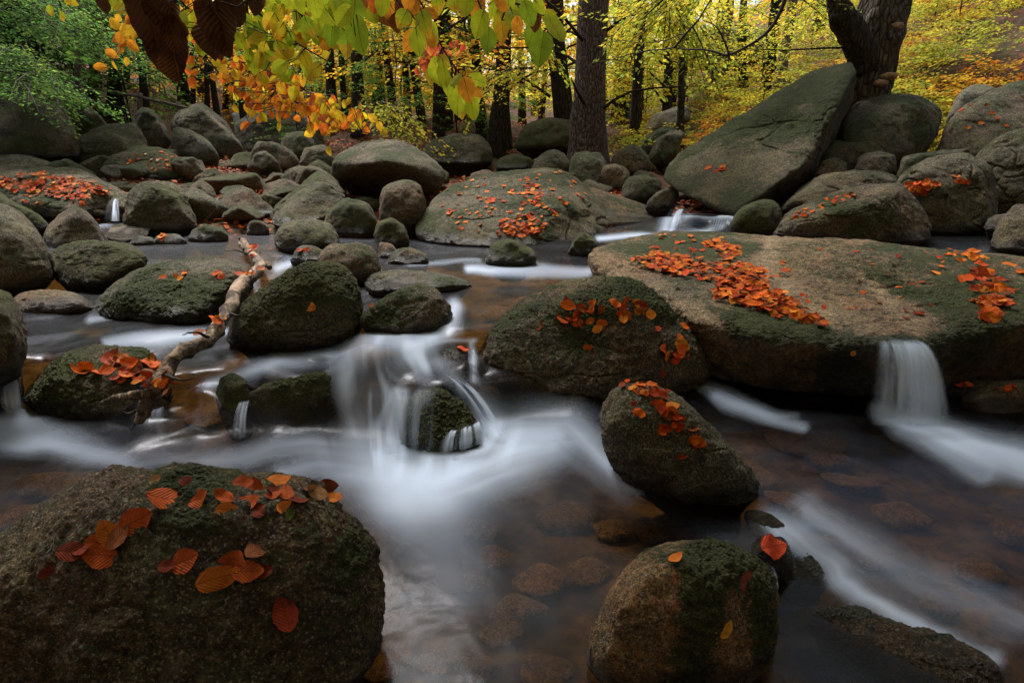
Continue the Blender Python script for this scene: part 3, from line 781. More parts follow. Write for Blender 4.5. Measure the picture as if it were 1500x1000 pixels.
rock('m17', 'big dark boulder with mossy rounded top overhanging a black hollow', pts=[
     (478,235,6.6),(500,213,6.9),(545,202,7.1),(600,204,7.1),(640,232,6.9),(660,262,6.6),(648,285,6.4),(618,292,6.6),(520,292,7.0),(482,262,6.7),
     (560,232,6.0),(610,240,6.1),(510,240,6.2),(560,285,7.0),(560,215,8.6),(620,240,8.4),(500,250,8.0),(540,300,7.5)], moss=.18, mat='rock', p=12, z=.5, level=6, amp=.03)
rock('m18', 'round dark stone sitting in front of the hollow of the big dark boulder', out=[(555,300),(562,272),(588,262),(612,274),(624,300),(612,325),(580,330),(560,322)], z=.44, D=.55, moss=.05, mat='rock', p=8)
rock('mid', 'large smooth grey-pink boulder in the middle distance with scattered orange leaves on its face',
     pts=[(598,345,5.2),(612,312,5.5),(655,268,6.1),(700,252,6.4),(760,250,6.5),(825,243,6.5),(862,266,6.3),(896,312,5.9),(900,345,5.5),(862,372,5.0),(790,386,4.75),(720,390,4.7),(650,380,4.9),(605,360,5.1),
          (700,330,5.0),(800,320,5.05),(840,290,5.5),(760,280,5.7),(720,270,7.5),(830,280,7.4),(650,320,6.8),(880,340,6.8),(720,420,4.8),(840,400,5.1),(870,330,5.5)],
     z=.31, moss=.02, warm=.3, mat='rockgrey', level=7, p=14, amp=.022, rough=.006,
     paint=gpaint(bumps=[(640,330,50,50,.25),(820,270,40,30,.2)], warm=[(850,330,50,50,.6),(690,360,60,20,.4)]))
rock('tuftm', 'small bright green mossy mound at the foot of the large grey-pink boulder', out=[(710,378),(722,360),(750,350),(778,360),(786,378),(770,390),(730,390)], z=.31, D=.3, moss=1.0, mat='rockmoss', name='rock')
rock('tuftm2', 'tiny mossy stone by the narrow inlet between the pink boulder and the slab', out=[(832,364),(842,348),(860,341),(876,350),(876,366),(850,372)], z=.32, D=.2, moss=.9, mat='rockmoss', name='rock')
rock('m19', 'low dark flat stone at the waterline left of the large grey-pink boulder', out=[(566,382),(575,368),(600,362),(628,374),(628,384),(600,388)], z=.31, D=.25, moss=.2, mat='rock', name='rock')
rock('m19b', 'small brown egg-shaped stone beside the low dark flat stone', out=[(553,372),(558,356),(572,355),(584,366),(580,376),(562,378)], z=.31, D=.2, moss=.0, warm=.3, name='rock')
rock('m20', 'humped pale boulder behind the large grey-pink one, at the edge of the forest floor', out=[(618,230),(630,205),(665,195),(700,196),(718,215),(722,245),(690,252),(640,250)], z=.9, Y=9.2, D=1.3, moss=.15, mat='rockgrey')
rock('m21', 'low mossy stone pair member directly right of the humped pale boulder', out=[(725,245),(735,230),(760,225),(780,232),(780,250),(750,254)], z=.85, Y=8.4, D=.7, moss=.4, mat='rockmoss')
rock('m22', 'smooth pale rounded stone just left of the thick purple-grey trunk', out=[(776,252),(786,230),(810,219),(832,226),(836,246),(810,256)], z=.78, Y=8.0, D=.6, moss=.2, mat='rockgrey', p=8)
rock('m23', 'olive boulder at the foot of the thick purple-grey trunk', out=[(830,262),(834,232),(850,221),(880,226),(895,252),(896,278),(865,282)], z=.62, Y=7.3, D=.7, moss=.3, mat='rockgrey')
rock('m24', 'dark rounded stone right of the olive boulder under the trunk', out=[(880,262),(884,244),(902,240),(922,252),(926,268),(905,278),(886,276)], z=.62, Y=7.2, D=.4, moss=.0, mat='rock')
rock('m25', 'angular brown rock with black underside behind the dark rounded stone', out=[(892,238),(905,222),(928,211),(945,222),(955,240),(935,254),(900,250)], z=.8, Y=8.2, D=.7, moss=.1, mat='rock', p=16)
rock('m26', 'round grey mossy stone in front of the tilted slab', out=[(910,275),(922,260),(945,255),(968,264),(970,284),(945,292),(918,290)], z=.55, Y=6.5, D=.5, moss=.3, mat='rockgrey', p=8)
rock('m27', 'steep olive stone leaning behind the round grey mossy one', out=[(950,225),(958,205),(985,190),(1002,196),(990,225),(965,240)], z=.9, Y=9.0, D=.8, moss=.4, mat='rockgrey')
rock('m28', 'second steep olive stone, right of and behind its leaning twin', out=[(935,215),(948,198),(975,184),(992,188),(960,215),(945,226)], z=.98, Y=9.8, D=.8, moss=.3, mat='rockgrey')
rock('m29', 'small elongated stone lying against the left foot of the tilted slab', out=[(945,296),(960,282),(985,272),(995,284),(985,302),(960,306)], z=.5, Y=6.0, D=.3, moss=.1, mat='rockgrey', name='rock')
rock('pinkflat', 'flat pinkish-brown rock shelf behind the large grey-pink boulder', pts=[(862,272,6.6),(880,278,6.8),(950,300,6.6),(985,320,6.2),(965,338,5.6),(900,342,5.5),(872,330,5.6),(870,300,6.1),(880,350,5.8),(960,350,5.9)], z=.42, moss=-.1, warm=.45, mat='rock', p=16)
rock('tilt', 'huge tilted mossy grey slab rising to a point beside the gnarled tree', pts=[
     (968,262,6.2),(978,240,6.5),(1040,195,6.9),(1130,135,7.2),(1205,100,7.3),(1248,88,7.2),(1255,108,7.0),
     (1000,285,5.8),(1070,312,5.35),(1100,298,5.4),(1195,190,6.15),(1186,215,6.3),(1192,262,6.5),(1150,290,6.3),(1105,312,5.8),
     (1235,150,7.4),(1250,150,7.7),(1180,140,7.9),(1040,230,7.4),(1190,270,7.3),(1080,330,5.9),(1240,110,7.9)], z=.5, moss=.22, mat='rockgrey', p=30, level=7, amp=.018, rough=.016,
     paint=gpaint(bumps=[(1130,170,70,45,.5),(1200,125,45,25,.4),(1060,250,50,40,-.25),(1180,250,60,60,-.3)]))
rock('r1', 'big rounded mossy-grey boulder at the foot of the gnarled tree', out=[(1222,200),(1236,166),(1270,146),(1312,138),(1355,144),(1380,166),(1376,195),(1345,222),(1290,236),(1240,232)], z=.72, Y=6.7, D=1.4, moss=.2, mat='rockgrey', level=6)
rock('r1b', 'dark squat rock wedged under the boulder at the foot of the gnarled tree', out=[(1190,250),(1200,222),(1225,205),(1262,212),(1285,235),(1262,250)], z=.68, Y=6.5, D=.7, moss=.2, mat='rockmoss')
rock('r2', 'very large brown-grey boulder filling the slope at the far right edge', out=[(1366,215),(1382,172),(1420,145),(1480,120),(1560,122),(1620,160),(1620,240),(1480,232),(1400,228)], z=.8, Y=6.6, D=1.6, moss=.1, mat='rock', level=6)
rock('r2b', 'pale blue-green lichened rock peeping over the very large brown-grey boulder', out=[(1385,168),(1400,135),(1430,124),(1458,130),(1440,150),(1400,172)], z=.95, Y=8.2, D=.7, moss=-.6, mat='rockgrey', p=16)
rock('r3', 'cracked dark grey boulder with white lichen at the right edge', out=[(1422,235),(1440,212),(1480,195),(1540,185),(1600,200),(1600,320),(1520,320),(1460,300),(1440,260)], z=.42, Y=5.4, D=1.1, moss=-.10, mat='rockgrey', crease=.05, level=7, p=26, cuts=9)
rock('r4', 'blocky layered grey boulder with an orange leaf pile on its left shoulder', out=[(1312,275),(1330,248),(1370,230),(1415,224),(1445,236),(1460,265),(1462,310),(1450,345),(1400,360),(1350,345),(1325,310)], z=.44, Y=4.75, D=.9, moss=-.05, mat='rockgrey', p=30, crease=.05, level=7, cuts=9)
rock('r5', 'long dark domed boulder with a leaf-lined crack lying on the back of the slab', out=[(1128,335),(1150,305),(1210,282),(1265,268),(1312,268),(1345,296),(1365,340),(1358,362),(1270,362),(1180,358),(1135,350)], z=.44, Y=4.2, D=.85, moss=.0, mat='rock', p=20, level=7, crease=.03)
rock('r6', 'flat-backed brown boulder behind the long dark domed one', out=[(1142,300),(1168,272),(1215,252),(1270,250),(1310,258),(1316,275),(1260,300),(1180,306)], z=.56, Y=5.3, D=.9, moss=.1, mat='rock', level=6)
rock('r7', 'small mossy boulder at the foot of the tilted slab beside the white riffle', out=[(1070,326),(1082,304),(1108,292),(1135,294),(1146,312),(1135,338),(1095,342)], z=.42, Y=4.6, D=.4, moss=.4, mat='rockmoss', p=8)
rock('r8', 'small dark oval stone in the gap behind the flat-backed boulder', out=[(1246,248),(1258,230),(1285,221),(1310,226),(1314,250),(1285,258),(1258,256)], z=.66, Y=6.1, D=.5, moss=.1, mat='rock')
rock('r9', 'small brown boulder in the hollow beneath the tilted slab edge', out=[(1190,256),(1200,236),(1222,230),(1240,240),(1242,258),(1215,264)], z=.6, Y=6.0, D=.4, moss=.1, mat='rock')
rock('r10', 'small pale broken stone between the oval stone and the layered boulder', out=[(1312,250),(1316,230),(1340,226),(1375,222),(1420,218),(1400,232),(1345,262),(1325,262)], z=.66, Y=5.9, D=.5, moss=.1, mat='rockgrey', p=16)
rock('r11', 'black shaded rock low at the right edge behind the slab', out=[(1450,370),(1456,325),(1480,300),(1560,300),(1580,390),(1500,388)], z=.42, Y=4.0, D=.7, moss=.0, mat='rock')
rock('r12', 'low leafy brown rock under the cracked lichened boulder at right', out=[(1440,345),(1455,318),(1500,306),(1560,310),(1560,350),(1480,352)], z=.5, Y=4.5, D=.4, moss=.1, mat='rock')
rock('fallL', 'small brown stone at the left edge where a thin fall drops', out=[(-30,575),(-20,548),(10,540),(32,548),(36,562),(10,590)], z=.05, D=.2, moss=.2, warm=.3, name='rock', wetband=.3)
rock('sl1', 'dark mossy boulder beside the tiny white fall at far left', out=[(180,320),(186,290),(205,270),(240,265),(270,278),(284,300),(290,325),(260,338),(205,336)], z=.38, D=.7, moss=.22, mat='rockmoss', level=6)
rock('sl2', 'small dark angular rock right of the mossy boulder by the tiny fall', out=[(272,300),(278,275),(295,264),(312,275),(320,295),(312,308),(285,308)], z=.5, Y=6.2, D=.5, moss=.1, mat='rock')
rock('sl3', 'black hollowed rock left of the wedge-shaped olive rock', out=[(318,308),(322,288),(345,274),(375,280),(398,298),(405,318),(385,326),(335,322)], z=.46, Y=5.9, D=.6, moss=.05, mat='rock')
rock('sl4', 'flat low brown shelf at the edge of the pool below the tiny fall', pts=[(150,345,5.2),(160,330,5.5),(195,325,5.8),(228,328,5.6),(215,345,5.2),(180,354,5.0),(160,352,5.1),(190,365,5.3)], z=.35, moss=.0, warm=.3, mat='rock', name='rock')
for i, (cx, cy, w, h, lab) in enumerate([
    (250,350,50,16,'low flat mossy stone at the pool edge, left of its dark pebbly neighbour'), (305,341,60,26,'dark pebbly low stone sloping into the small pool'),
    (335,318,58,26,'rough pale-topped stone lying diagonally by the black hollowed rock'), (378,333,34,22,'small green stone by the water left of the wedge rock'),
    (455,372,62,26,'low pinkish stone with leaves behind the tan egg-shaped boulder'), (430,398,30,14,'half-sunken mossy pebble where the upper branch end rests'),
    (210,352,40,14,'thin brown stone in the small pool by the flat shelf')]):
    rock('lo%d' % i, lab, out=[(cx-w/2,cy+h*.3),(cx-w*.4,cy-h*.2),(cx-w*.1,cy-h*.5),(cx+w*.3,cy-h*.35),(cx+w/2,cy+h*.1),(cx+w*.4,cy+h*.5),(cx-w*.3,cy+h*.5)],
         z=.335 if cy < 390 else .29, D=w / FPX * 5 * .8, moss=.1 + .1 * (i % 3), mat=['rock', 'rockgrey', 'rockmoss'][i % 3], name='rock')

# stone field: smaller stones filling the dry bed at the back
def field(n, xr, yr, smin, smax, group, label, seed):
    r = np.random.default_rng(seed)
    k = 0; tries = 0; placed = []
    while k < n and tries < 6000:
        tries += 1
        Yv = r.uniform(*yr); px = r.uniform(*xr)
        x = (px - 750) / FPX * (Yv * 1.0)
        s = r.uniform(smin, smax) * (0.75 + .05 * Yv)
        if any((x - a) ** 2 + (Yv - b) ** 2 < ((s + c) * .50) ** 2 for a, b, c in placed): continue
        zt = float(T(x, Yv)[0])
        dc = Vector((x, Yv, zt + s * .2)) - Vector(CAM); L0 = dc.length
        if any(h[0] is not None and h[3] > L0 + .25 for h in (ROCKS[q][0].ray_cast(Vector(CAM), dc.normalized()) for q in ROCKS)): continue
        placed.append((x, Yv, s))
        dims = np.array([s * r.uniform(.45, .75), s * r.uniform(.4, .6), s * r.uniform(.26, .45)])
        rz = r.uniform(0, 6.28); ca, sa = math.cos(rz), math.sin(rz)
        pts = []
        for q in range(14):
            v = r.normal(size=3); v /= np.linalg.norm(v); v = v * dims
            pts.append((x + v[0] * ca - v[1] * sa, Yv + v[0] * sa + v[1] * ca, zt + v[2] + dims[2] * .35))
        P, F = build_rock(pts, 5 if s / Yv * FPX > 45 else 4, 200 + k + seed, p=14, amp=.08, rough=.008)
        nn = vnormals(P, F)
        mo = r.uniform(.05, .6) + .45 * (nn[:, 2] - .35) + .3 * fbm(P * 4, 2, seed)
        ob = obj_at('rock', P, F, M[['rockgrey', 'rock', 'rockmoss', 'rockmoss'][k % 4]], (x, Yv, P[:, 2].min()), attrs={'moss': mo, 'wet': mo * 0, 'warm': mo * 0 + r.uniform(0, .4)})
        tag(ob, label, 'rock', group)
        k += 1
field(130, (200, 600), (5.7, 9.8), .34, .82, 'small stones of the dry boulder field at left', 'small mossy stone among the many in the dry boulder field at left', 3)
field(34, (560, 1000), (6.4, 9.5), .2, .5, 'small stones between the middle boulders and the trees', 'small stone in the jumble between the middle boulders and the thick trunk', 4)
field(26, (1080, 1560), (4.6, 7.2), .15, .4, 'small stones in the gaps of the right bank boulders', 'small stone in the gaps between the right bank boulders', 5)
# stones on the stream bed seen dimly through the water
r = np.random.default_rng(12)
for i, (px, py, w) in enumerate([(790,830,80),(740,910,70),(680,830,60),(1180,630,120),(820,740,90),(60,700,110),(770,440,90),(720,450,70),(850,430,60),(1100,680,90),(1250,690,80),(560,950,80),(950,760,70),(640,950,60),(1330,740,90),(1430,820,90),(300,600,60),(800,960,80),(60,800,70),(1380,870,60),(720,800,60),(760,880,90),(860,820,70),(900,760,60),(690,960,80),(1150,720,70),(1220,660,60),(1200,740,60),(1290,800,70),(1480,760,90),(30,740,80),(120,690,60),(700,760,60),(880,960,60)]):
    zb = float(W(*PZ(px, py, .0 if py > 560 else .28)[:2])[0]) - .13
    c = PZ(px, py, zb); s = w / FPX * (c[1] * .95 + .35) * .62
    pts = []
    for q in range(14):
        v = r.normal(size=3); v /= np.linalg.norm(v)
        pts.append((c[0] + v[0] * s, c[1] + v[1] * s * .8, c[2] - .045 + v[2] * s * .30))
    P, F = build_rock(pts, 4, 400 + i, p=8, amp=.05, rough=.004)
    z0 = P[:, 0] * 0
    ob = obj_at('rock', P, F, M['rockpale'], (c[0], c[1], P[:, 2].min()), attrs={'moss': z0 - .5, 'wet': z0 + .2, 'warm': z0 + .8, 'pale': z0 + .5})
    tag(ob, 'golden-brown stone on the stream bed seen dimly through the water', 'rock', 'submerged stones on the stream bed')

field(14, (20, 215), (7.4, 9.0), .3, .6, 'small stones at the foot of the dark boulder at far left', 'small stone on the dark bank at the foot of the shaded boulder at far left', 6)
# ------------------------------------------------------------------ leaves
def leaf_template(nu, nv):
    v = np.linspace(0, 1, nv); u = np.linspace(-1, 1, nu)
    U, V = np.meshgrid(u, v)
    hw = 0.33 * np.sin(np.pi * np.clip(V, 0, 1) ** 0.86) ** 0.75
    hw = hw * (1 + .03 * np.cos(V * 9 * 2 * np.pi) * (nv > 8)) + .004
    x = (U * hw).ravel(); y = V.ravel()
    uv = np.stack([U.ravel() * .5 * (hw.ravel() / .33) + .5, V.ravel()], 1)
    return x, y, uv, grid_faces(nu, nv)
T_HI = leaf_template(9, 15)
T_MID = leaf_template(5, 6)
T_LOW = (np.array([0, -.30, 0, .30]), np.array([0, .45, 1.0, .45]), np.array([[.5, 0], [0, .45], [.5, 1], [1, .45]]), np.array([[0, 3, 2, 1]]))

def nrmz(a): return a / (np.linalg.norm(a, axis=-1, keepdims=True) + 1e-9)

def leaves(tmpl, pos, ax, nm, sc, col, fold=.25, curl=.1, wav=.0, r=None):
    """returns V, F, color, uv for N leaves; pos = stalk end"""
    x, y, uv, F = tmpl
    N = len(pos); K = len(x)
    pos = np.asarray(pos, float); ax = nrmz(np.asarray(ax, float)); nm = np.asarray(nm, float)
    nm = nrmz(nm - ax * (nm * ax).sum(1, keepdims=True)); sd = np.cross(ax, nm)
    sc = np.broadcast_to(sc, (N,))[:, None]
    fold = np.broadcast_to(fold, (N,))[:, None]; curl = np.broadcast_to(curl, (N,))[:, None]; wav = np.broadcast_to(wav, (N,))[:, None]
    X = x[None] * np.ones((N, 1)); Yv = y[None] * np.ones((N, 1))
    ph = (np.arange(N) * 2.399)[:, None]
    if K > 4:
        Z = fold * np.abs(X) + curl * (Yv - .5) ** 2 * 1.6 + wav * np.sin(Yv * 6.5 + X * 5 + ph) * (.3 + np.abs(X) * 2.5)
        Z = Z + .010 * np.cos(2 * np.pi * (9 * Yv - 10.5 * np.abs(X)))* (K > 60)
        Z = Z - curl * .3 * (X * 3) ** 2 * np.sin(ph)
    else:
        Z = fold * (np.abs(X) > 0)
        Z = Z * .3
    Vv = pos[:, None, :] + sc[..., None] * (X[..., None] * sd[:, None] + Yv[..., None] * ax[:, None] + Z[..., None] * nm[:, None])
    Fv = (F[None] + (np.arange(N) * K)[:, None, None]).reshape(-1, F.shape[1])
    C = np.repeat(np.asarray(col, float), K, axis=0)
    return Vv.reshape(-1, 3), Fv, C, np.tile(uv, (N, 1))

def pick(palette, n, r, var=.15):
    P = np.array(palette)[r.integers(0, len(palette), n)]
    return np.clip(P * (1 + r.normal(0, var, (n, 1))) * (1 + r.normal(0, .06, (n, 3))), 0, .95)

ORANGE = [(.50, .095, .006), (.55, .125, .008), (.44, .055, .005), (.50, .10, .008), (.30, .035, .006), (.56, .19, .02), (.20, .045, .01)]
REDBR = [(.42, .075, .02), (.33, .05, .02), (.50, .12, .02), (.25, .04, .02), (.36, .11, .05)]

def tube(pts, rad, seg=8, cap=True):
    pts = np.array(pts, float); n = len(pts)
    rad = np.broadcast_to(rad, (n,))
    tg = nrmz(np.gradient(pts, axis=0))
    ref = np.array([0.0, 0, 1]) if abs(tg[0][2]) < .9 else np.array([0, 1.0, 0])
    V = []
    a = nrmz(np.cross(ref, tg[0]))
    for i in range(n):
        a = nrmz(a - tg[i] * (a @ tg[i])); b = np.cross(tg[i], a)
        th = np.arange(seg) / seg * 2 * np.pi
        V.append(pts[i] + rad[i] * (np.cos(th)[:, None] * a + np.sin(th)[:, None] * b))
    V = np.concatenate(V); F = grid_faces(seg, n, True)
    uv = np.stack([np.tile(np.arange(seg) / seg, n), np.repeat(np.linspace(0, 1, n), seg)], 1)
    if cap:
        V = np.concatenate([V, pts[[0, -1]]]); k = len(V)
        uv = np.concatenate([uv, [[0, 0], [0, 1]]])
        i = np.arange(seg); j = (i + 1) % seg
        F = [F, np.concatenate([np.stack([j, i, np.full(seg, k - 2)], 1), np.stack([i + (n - 1) * seg, j + (n - 1) * seg, np.full(seg, k - 1)], 1)])]
    else: F = [F]
    return V, F, uv

class Multi:
    def __init__(s): s.V = []; s.F = {}; s.C = []; s.UV = []; s.n = 0
    def add(s, V, F, C=None, UV=None):
        if not isinstance(F, list): F = [F]
        for f in F: s.F.setdefault(f.shape[1], []).append(f + s.n)
        s.V.append(V); s.n += len(V)
        s.C.append(C if C is not None else np.full((len(V), 3), .3)); s.UV.append(UV if UV is not None else np.zeros((len(V), 2)))
    def mesh(s, name, mat, smooth=True, origin=(0, 0, 0), col=True):
        return mesh_np(name, np.concatenate(s.V) - np.asarray(origin, float), [np.concatenate(f) for f in s.F.values()], mat, smooth,
                       color=np.concatenate(s.C) if col else None, uv=np.concatenate(s.UV))

def smooth_poly(pts, n):
    pts = np.array(pts, float); t = np.linspace(0, len(pts) - 1, n)
    out = []
    for tt in t:
        i = min(int(tt), len(pts) - 2); f = tt - i
        p0 = pts[max(i - 1, 0)]; p1 = pts[i]; p2 = pts[i + 1]; p3 = pts[min(i + 2, len(pts) - 1)]
        out.append(.5 * ((2 * p1) + (-p0 + p2) * f + (2 * p0 - 5 * p1 + 4 * p2 - p3) * f * f + (-p0 + 3 * p1 - 3 * p2 + p3) * f ** 3))
    return np.array(out)

# ---- fallen leaves
STUFF = Multi()
def hit(px, py, keys=None):
    d = Vector(ray(px, py)); o = Vector(CAM); best = None
    for k in (keys or ROCKS):
        h = ROCKS[k][0].ray_cast(o, d)
        if h[0] is not None and (best is None or h[3] < best[3]): best = h
    return best
LB = []
def place_leaf(px, py, size, col, label, group, key, r, lift=.003, indiv=True, curl=.25, ang=None, flat=.25):
    h = hit(px, py, [key])
    if h is None: return
    p = np.array(h[0]); n = np.array(h[1]); dist = np.linalg.norm(p - CAM)
    sc = size / FPX * (p - CAM) @ FW * 1.05
    if n[2] < -.1 : return
    n = nrmz(n + r.normal(0, flat * .45, 3) + np.array([0, 0, .06])); size = size * .9
    a = r.uniform(0, 2 * np.pi) if ang is None else ang
    ax = nrmz(np.array([math.cos(a), math.sin(a), 0]) - n * (n @ np.array([math.cos(a), math.sin(a), 0])))
    p = p + n * lift - ax * sc * .5
    cu = r.uniform(-.1, curl) if r.uniform() < .7 else r.uniform(0, curl * 2.2); 
    V, F, C, UV = leaves(T_HI if size > 14 else T_MID, [p], [ax], [n], sc, [col], fold=r.uniform(-.1, .3), curl=cu, wav=r.uniform(0.02, .09))
    V = V + np.array([0, 0, 1]) * max(0, -cu) * sc * .2
    if indiv:
        ob = obj_at('fallen_leaf', V, F, M['leafdead'], p, color=C, uv=UV)
        tag(ob, label, 'leaf', group); LB.append(ob)
    else: STUFF.add(V, F, C, UV)

r = np.random.default_rng(21)
R_, B_, D_, P_l, O_ = (.36, .075, .02), (.20, .07, .03), (.15, .03, .016), (.33, .18, .08), (.50, .15, .025)
hero = [(242,733,50,R_,.3),(205,760,54,R_,.9),(160,778,44,O_,2.0),(178,786,40,B_,1.2),(143,792,32,R_,.2),(108,810,40,D_,.1),(150,812,52,R_,3.0),(122,804,34,D_,2.8),(78,835,28,D_,.8),
 (232,702,22,P_l,.3),(298,731,38,R_,.2),(325,728,30,R_,2.9),(331,746,30,O_,.1),(357,708,28,R_,.2),(374,716,34,R_,1.9),(371,738,32,R_,.1),(382,748,30,D_,2.4),(408,708,34,O_,.6),
 (419,723,32,R_,2.0),(411,743,24,O_,1.3),(436,736,32,D_,.8),(461,722,32,P_l,2.9),(479,712,32,D_,.2),(489,731,26,O_,3.0),(426,752,18,(.10,.13,.03),1.5),(276,820,50,R_,.5),(248,830,26,D_,.1),
 (320,844,56,O_,.5),(346,817,38,R_,2.6),(376,806,40,B_,1.2),(364,838,44,R_,.1),(390,836,28,D_,.3),(418,896,50,(.28,.045,.02),2.0),(270,706,20,D_,1),(394,724,26,D_,1.1),(402,728,24,R_,.4),(447,722,26,B_,.5)]
hl = {27: 'largest bright orange-red leaf on the near boulder, in the middle pile', 32: 'single dark red leaf lying alone low on the near boulder face', 24: 'tiny green leaf at the edge of the leaf pile on the near boulder',
      8: 'small dark crimson leaf alone on the left shoulder of the near boulder', 12: 'pale orange leaf alone between the two upper piles on the near boulder', 21: 'tan leaf at the right end of the upper pile on the near boulder',
      23: 'bright orange leaf at the right tip of the upper pile on the near boulder', 29: 'brown leaf standing upright in the middle pile on the near boulder'}
for i, (px, py, s, c, a) in enumerate(hero):
    place_leaf(px, py, s, np.array(c) * r.uniform(.9, 1.1), hl.get(i, 'curled red-brown leaf in the piles on top of the near boulder'),
               'fallen leaves on the near boulder', 'fore', r, lift=.006, curl=.5, ang=a, flat=.30)
place_leaf(991, 819, 24, (.60, .17, .03), 'small curled orange leaf on the left crown of the tan boulder', None, 'br', r, ang=.4)
place_leaf(1062, 920, 30, (.72, .38, .05), 'small yellow leaf on the bare face of the tan boulder', None, 'br', r, ang=1.9)
place_leaf(1090, 848, 30, (.22, .06, .04), 'dull dark red leaf on the mossy right side of the tan boulder', None, 'br', r, ang=1.4)
place_leaf(1128, 802, 50, (.55, .07, .03), 'bright red leaf stuck on the small wet stone beside the ledge', None, 'redtip', r, ang=.3, lift=.012)
place_leaf(1162, 872, 20, (.6, .25, .04), 'tiny orange leaf at the water beside the low wet rock', None, 'lowbr', r, ang=.1)
place_leaf(453, 449, 20, (.66, .22, .04), 'single round orange leaf on the face of the olive-mossy boulder', None, 'bigmoss', r, ang=2.5)
place_leaf(678, 511, 20, (.55, .08, .03), 'red leaf on the smooth submerged rock by the central boulder', None, 'step', r, ang=.5)
place_leaf(652, 430, 14, (.5, .12, .03), 'small red leaf on the dark rough boulder above the cascade', None, 'm16', r, ang=1)

def inpoly(x, y, P):
    c = False; j = len(P) - 1
    for i in range(len(P)):
        if (P[i][1] > y) != (P[j][1] > y) and x < (P[j][0] - P[i][0]) * (y - P[i][1]) / (P[j][1] - P[i][1]) + P[i][0]: c = not c
        j = i
    return c
def scatter(poly, n, size, key, pal, label, group, indiv=0, lift=.012, **kw):
    P = np.array(poly); lo, hi = P.min(0), P.max(0); k = 0
    cols = pick(pal, n, r)
    while k < n:
        x, y = r.uniform(lo, hi)
        if inpoly(x, y, poly):
            place_leaf(x, y, size * r.uniform(.6, 1.2), cols[k], label, group, key, r, lift=r.uniform(.002, lift), indiv=k < indiv, **kw); k += 1

G = 'fallen leaves on the central boulder'; L_ = 'orange leaf among those scattered over the mossy crown of the central boulder'
scatter([(812,452),(850,436),(880,450),(885,475),(868,490),(820,475)], 17, 21, 'central', ORANGE, L_, G, 99)
scatter([(895,445),(918,440),(920,465),(900,468)], 6, 20, 'central', ORANGE, L_, G, 99)
scatter([(925,440),(960,455),(955,468),(930,455)], 5, 22, 'central', ORANGE, L_, G, 99)
scatter([(970,495),(1000,490),(1022,520),(990,530),(965,520)], 15, 24, 'central', ORANGE, 'orange leaf in the tight cluster on the right shoulder of the central boulder', G, 99)
for q in [(863,510,18),(970,548,14),(792,478,14),(962,482,14),(918,440,14),(1010,460,18),(1002,478,16)]:
    place_leaf(q[0], q[1], q[2], pick(ORANGE, 1, r)[0], L_, G, 'central', r)
G = 'fallen leaves on the leaning elongated boulder'; L_ = 'orange leaf among those along the spine of the leaning speckled boulder'
scatter([(905,562),(950,560),(985,575),(960,585),(915,572)], 20, 19, 'lean', ORANGE, L_, G, 99)
scatter([(960,580),(1000,600),(1030,640),(1020,660),(985,640),(955,600)], 22, 20, 'lean', ORANGE, L_, G, 99)
for q in [(937,605,20),(930,592,14),(970,632,16),(1000,668,12)]: place_leaf(q[0], q[1], q[2], pick(ORANGE, 1, r)[0], L_, G, 'lean', r)
G = 'fallen leaves on the mossy boulder under the birch branch'
scatter([(125,540),(160,525),(205,528),(245,520),(240,548),(190,560),(140,570),(110,555)], 26, 28, 'logrock', ORANGE + REDBR + [(.38,.24,.14)], 'red-orange leaf heaped on the wet mossy boulder under the birch branch', G, 99, lift=.02, curl=.4, flat=.35)
G = 'fallen leaves at the right end of the flat slab'; L_ = 'orange-red leaf in the loose drift at the right end of the flat slab'
scatter([(1415,400),(1440,378),(1452,408),(1485,432),(1478,448),(1455,468),(1432,465),(1425,430),(1405,410),(1385,402)], 62, 21, 'slab', ORANGE + REDBR[:2], L_, G, 99, lift=.02)
scatter([(1355,362),(1440,368),(1470,385),(1400,385),(1370,372)], 16, 15, 'slab', ORANGE, L_, G, 99)
for q in [(1465,410,22),(1480,425,20),(1370,400,16),(1345,460,16),(1317,421,12),(1478,388,20),(1495,400,18),(1350,414,12)]:
    place_leaf(q[0], q[1], q[2], pick(ORANGE, 1, r)[0], L_, G, 'slab', r)
place_leaf(1227, 521, 14, (.65, .2, .03), 'small orange leaf on the dark moss left of the slab waterfall', None, 'slab', r)
place_leaf(1249, 517, 12, (.6, .25, .05), 'tiny tan leaf next to the top of the slab waterfall', None, 'slab', r)
G = 'fallen leaves in the long pile across the flat slab'; L_ = 'orange-red leaf in the thick drifts across the left half of the flat slab'
scatter([(1040,432),(1058,412),(1100,415),(1140,430),(1175,452),(1212,480),(1190,478),(1150,462),(1135,466),(1090,450),(1050,440)], 210, 17, 'slab', ORANGE, L_, G, 42, lift=.035, flat=.3)
scatter([(925,380),(945,372),(1000,378),(1060,392),(1085,385),(1118,402),(1128,416),(1090,416),(1040,412),(990,405),(935,394)], 230, 15, 'slab', ORANGE, L_, G, 0, lift=.03, flat=.3)
scatter([(1030,356),(1058,350),(1085,372),(1066,384),(1040,372)], 42, 13, 'slab', ORANGE, L_, G, 0, lift=.02)
scatter([(970,345),(1060,345),(1090,365),(1000,375),(930,370)], 26, 11, 'slab', ORANGE, L_, G, 0)
scatter([(940,370),(1120,350),(1240,480),(1150,470),(1000,420)], 30, 13, 'slab', ORANGE, L_, G, 0)
scatter([(1190,360),(1400,370),(1400,470),(1250,470)], 20, 9, 'slab', ORANGE, L_, G, 0)
scatter([(640,275),(720,258),(850,250),(860,300),(780,335),(700,345),(650,330)], 90, 9, 'mid', ORANGE, '', None, 0)
scatter([(735,320),(775,315),(800,330),(780,348),(730,345)], 60, 10, 'mid', ORANGE, '', None, 0)
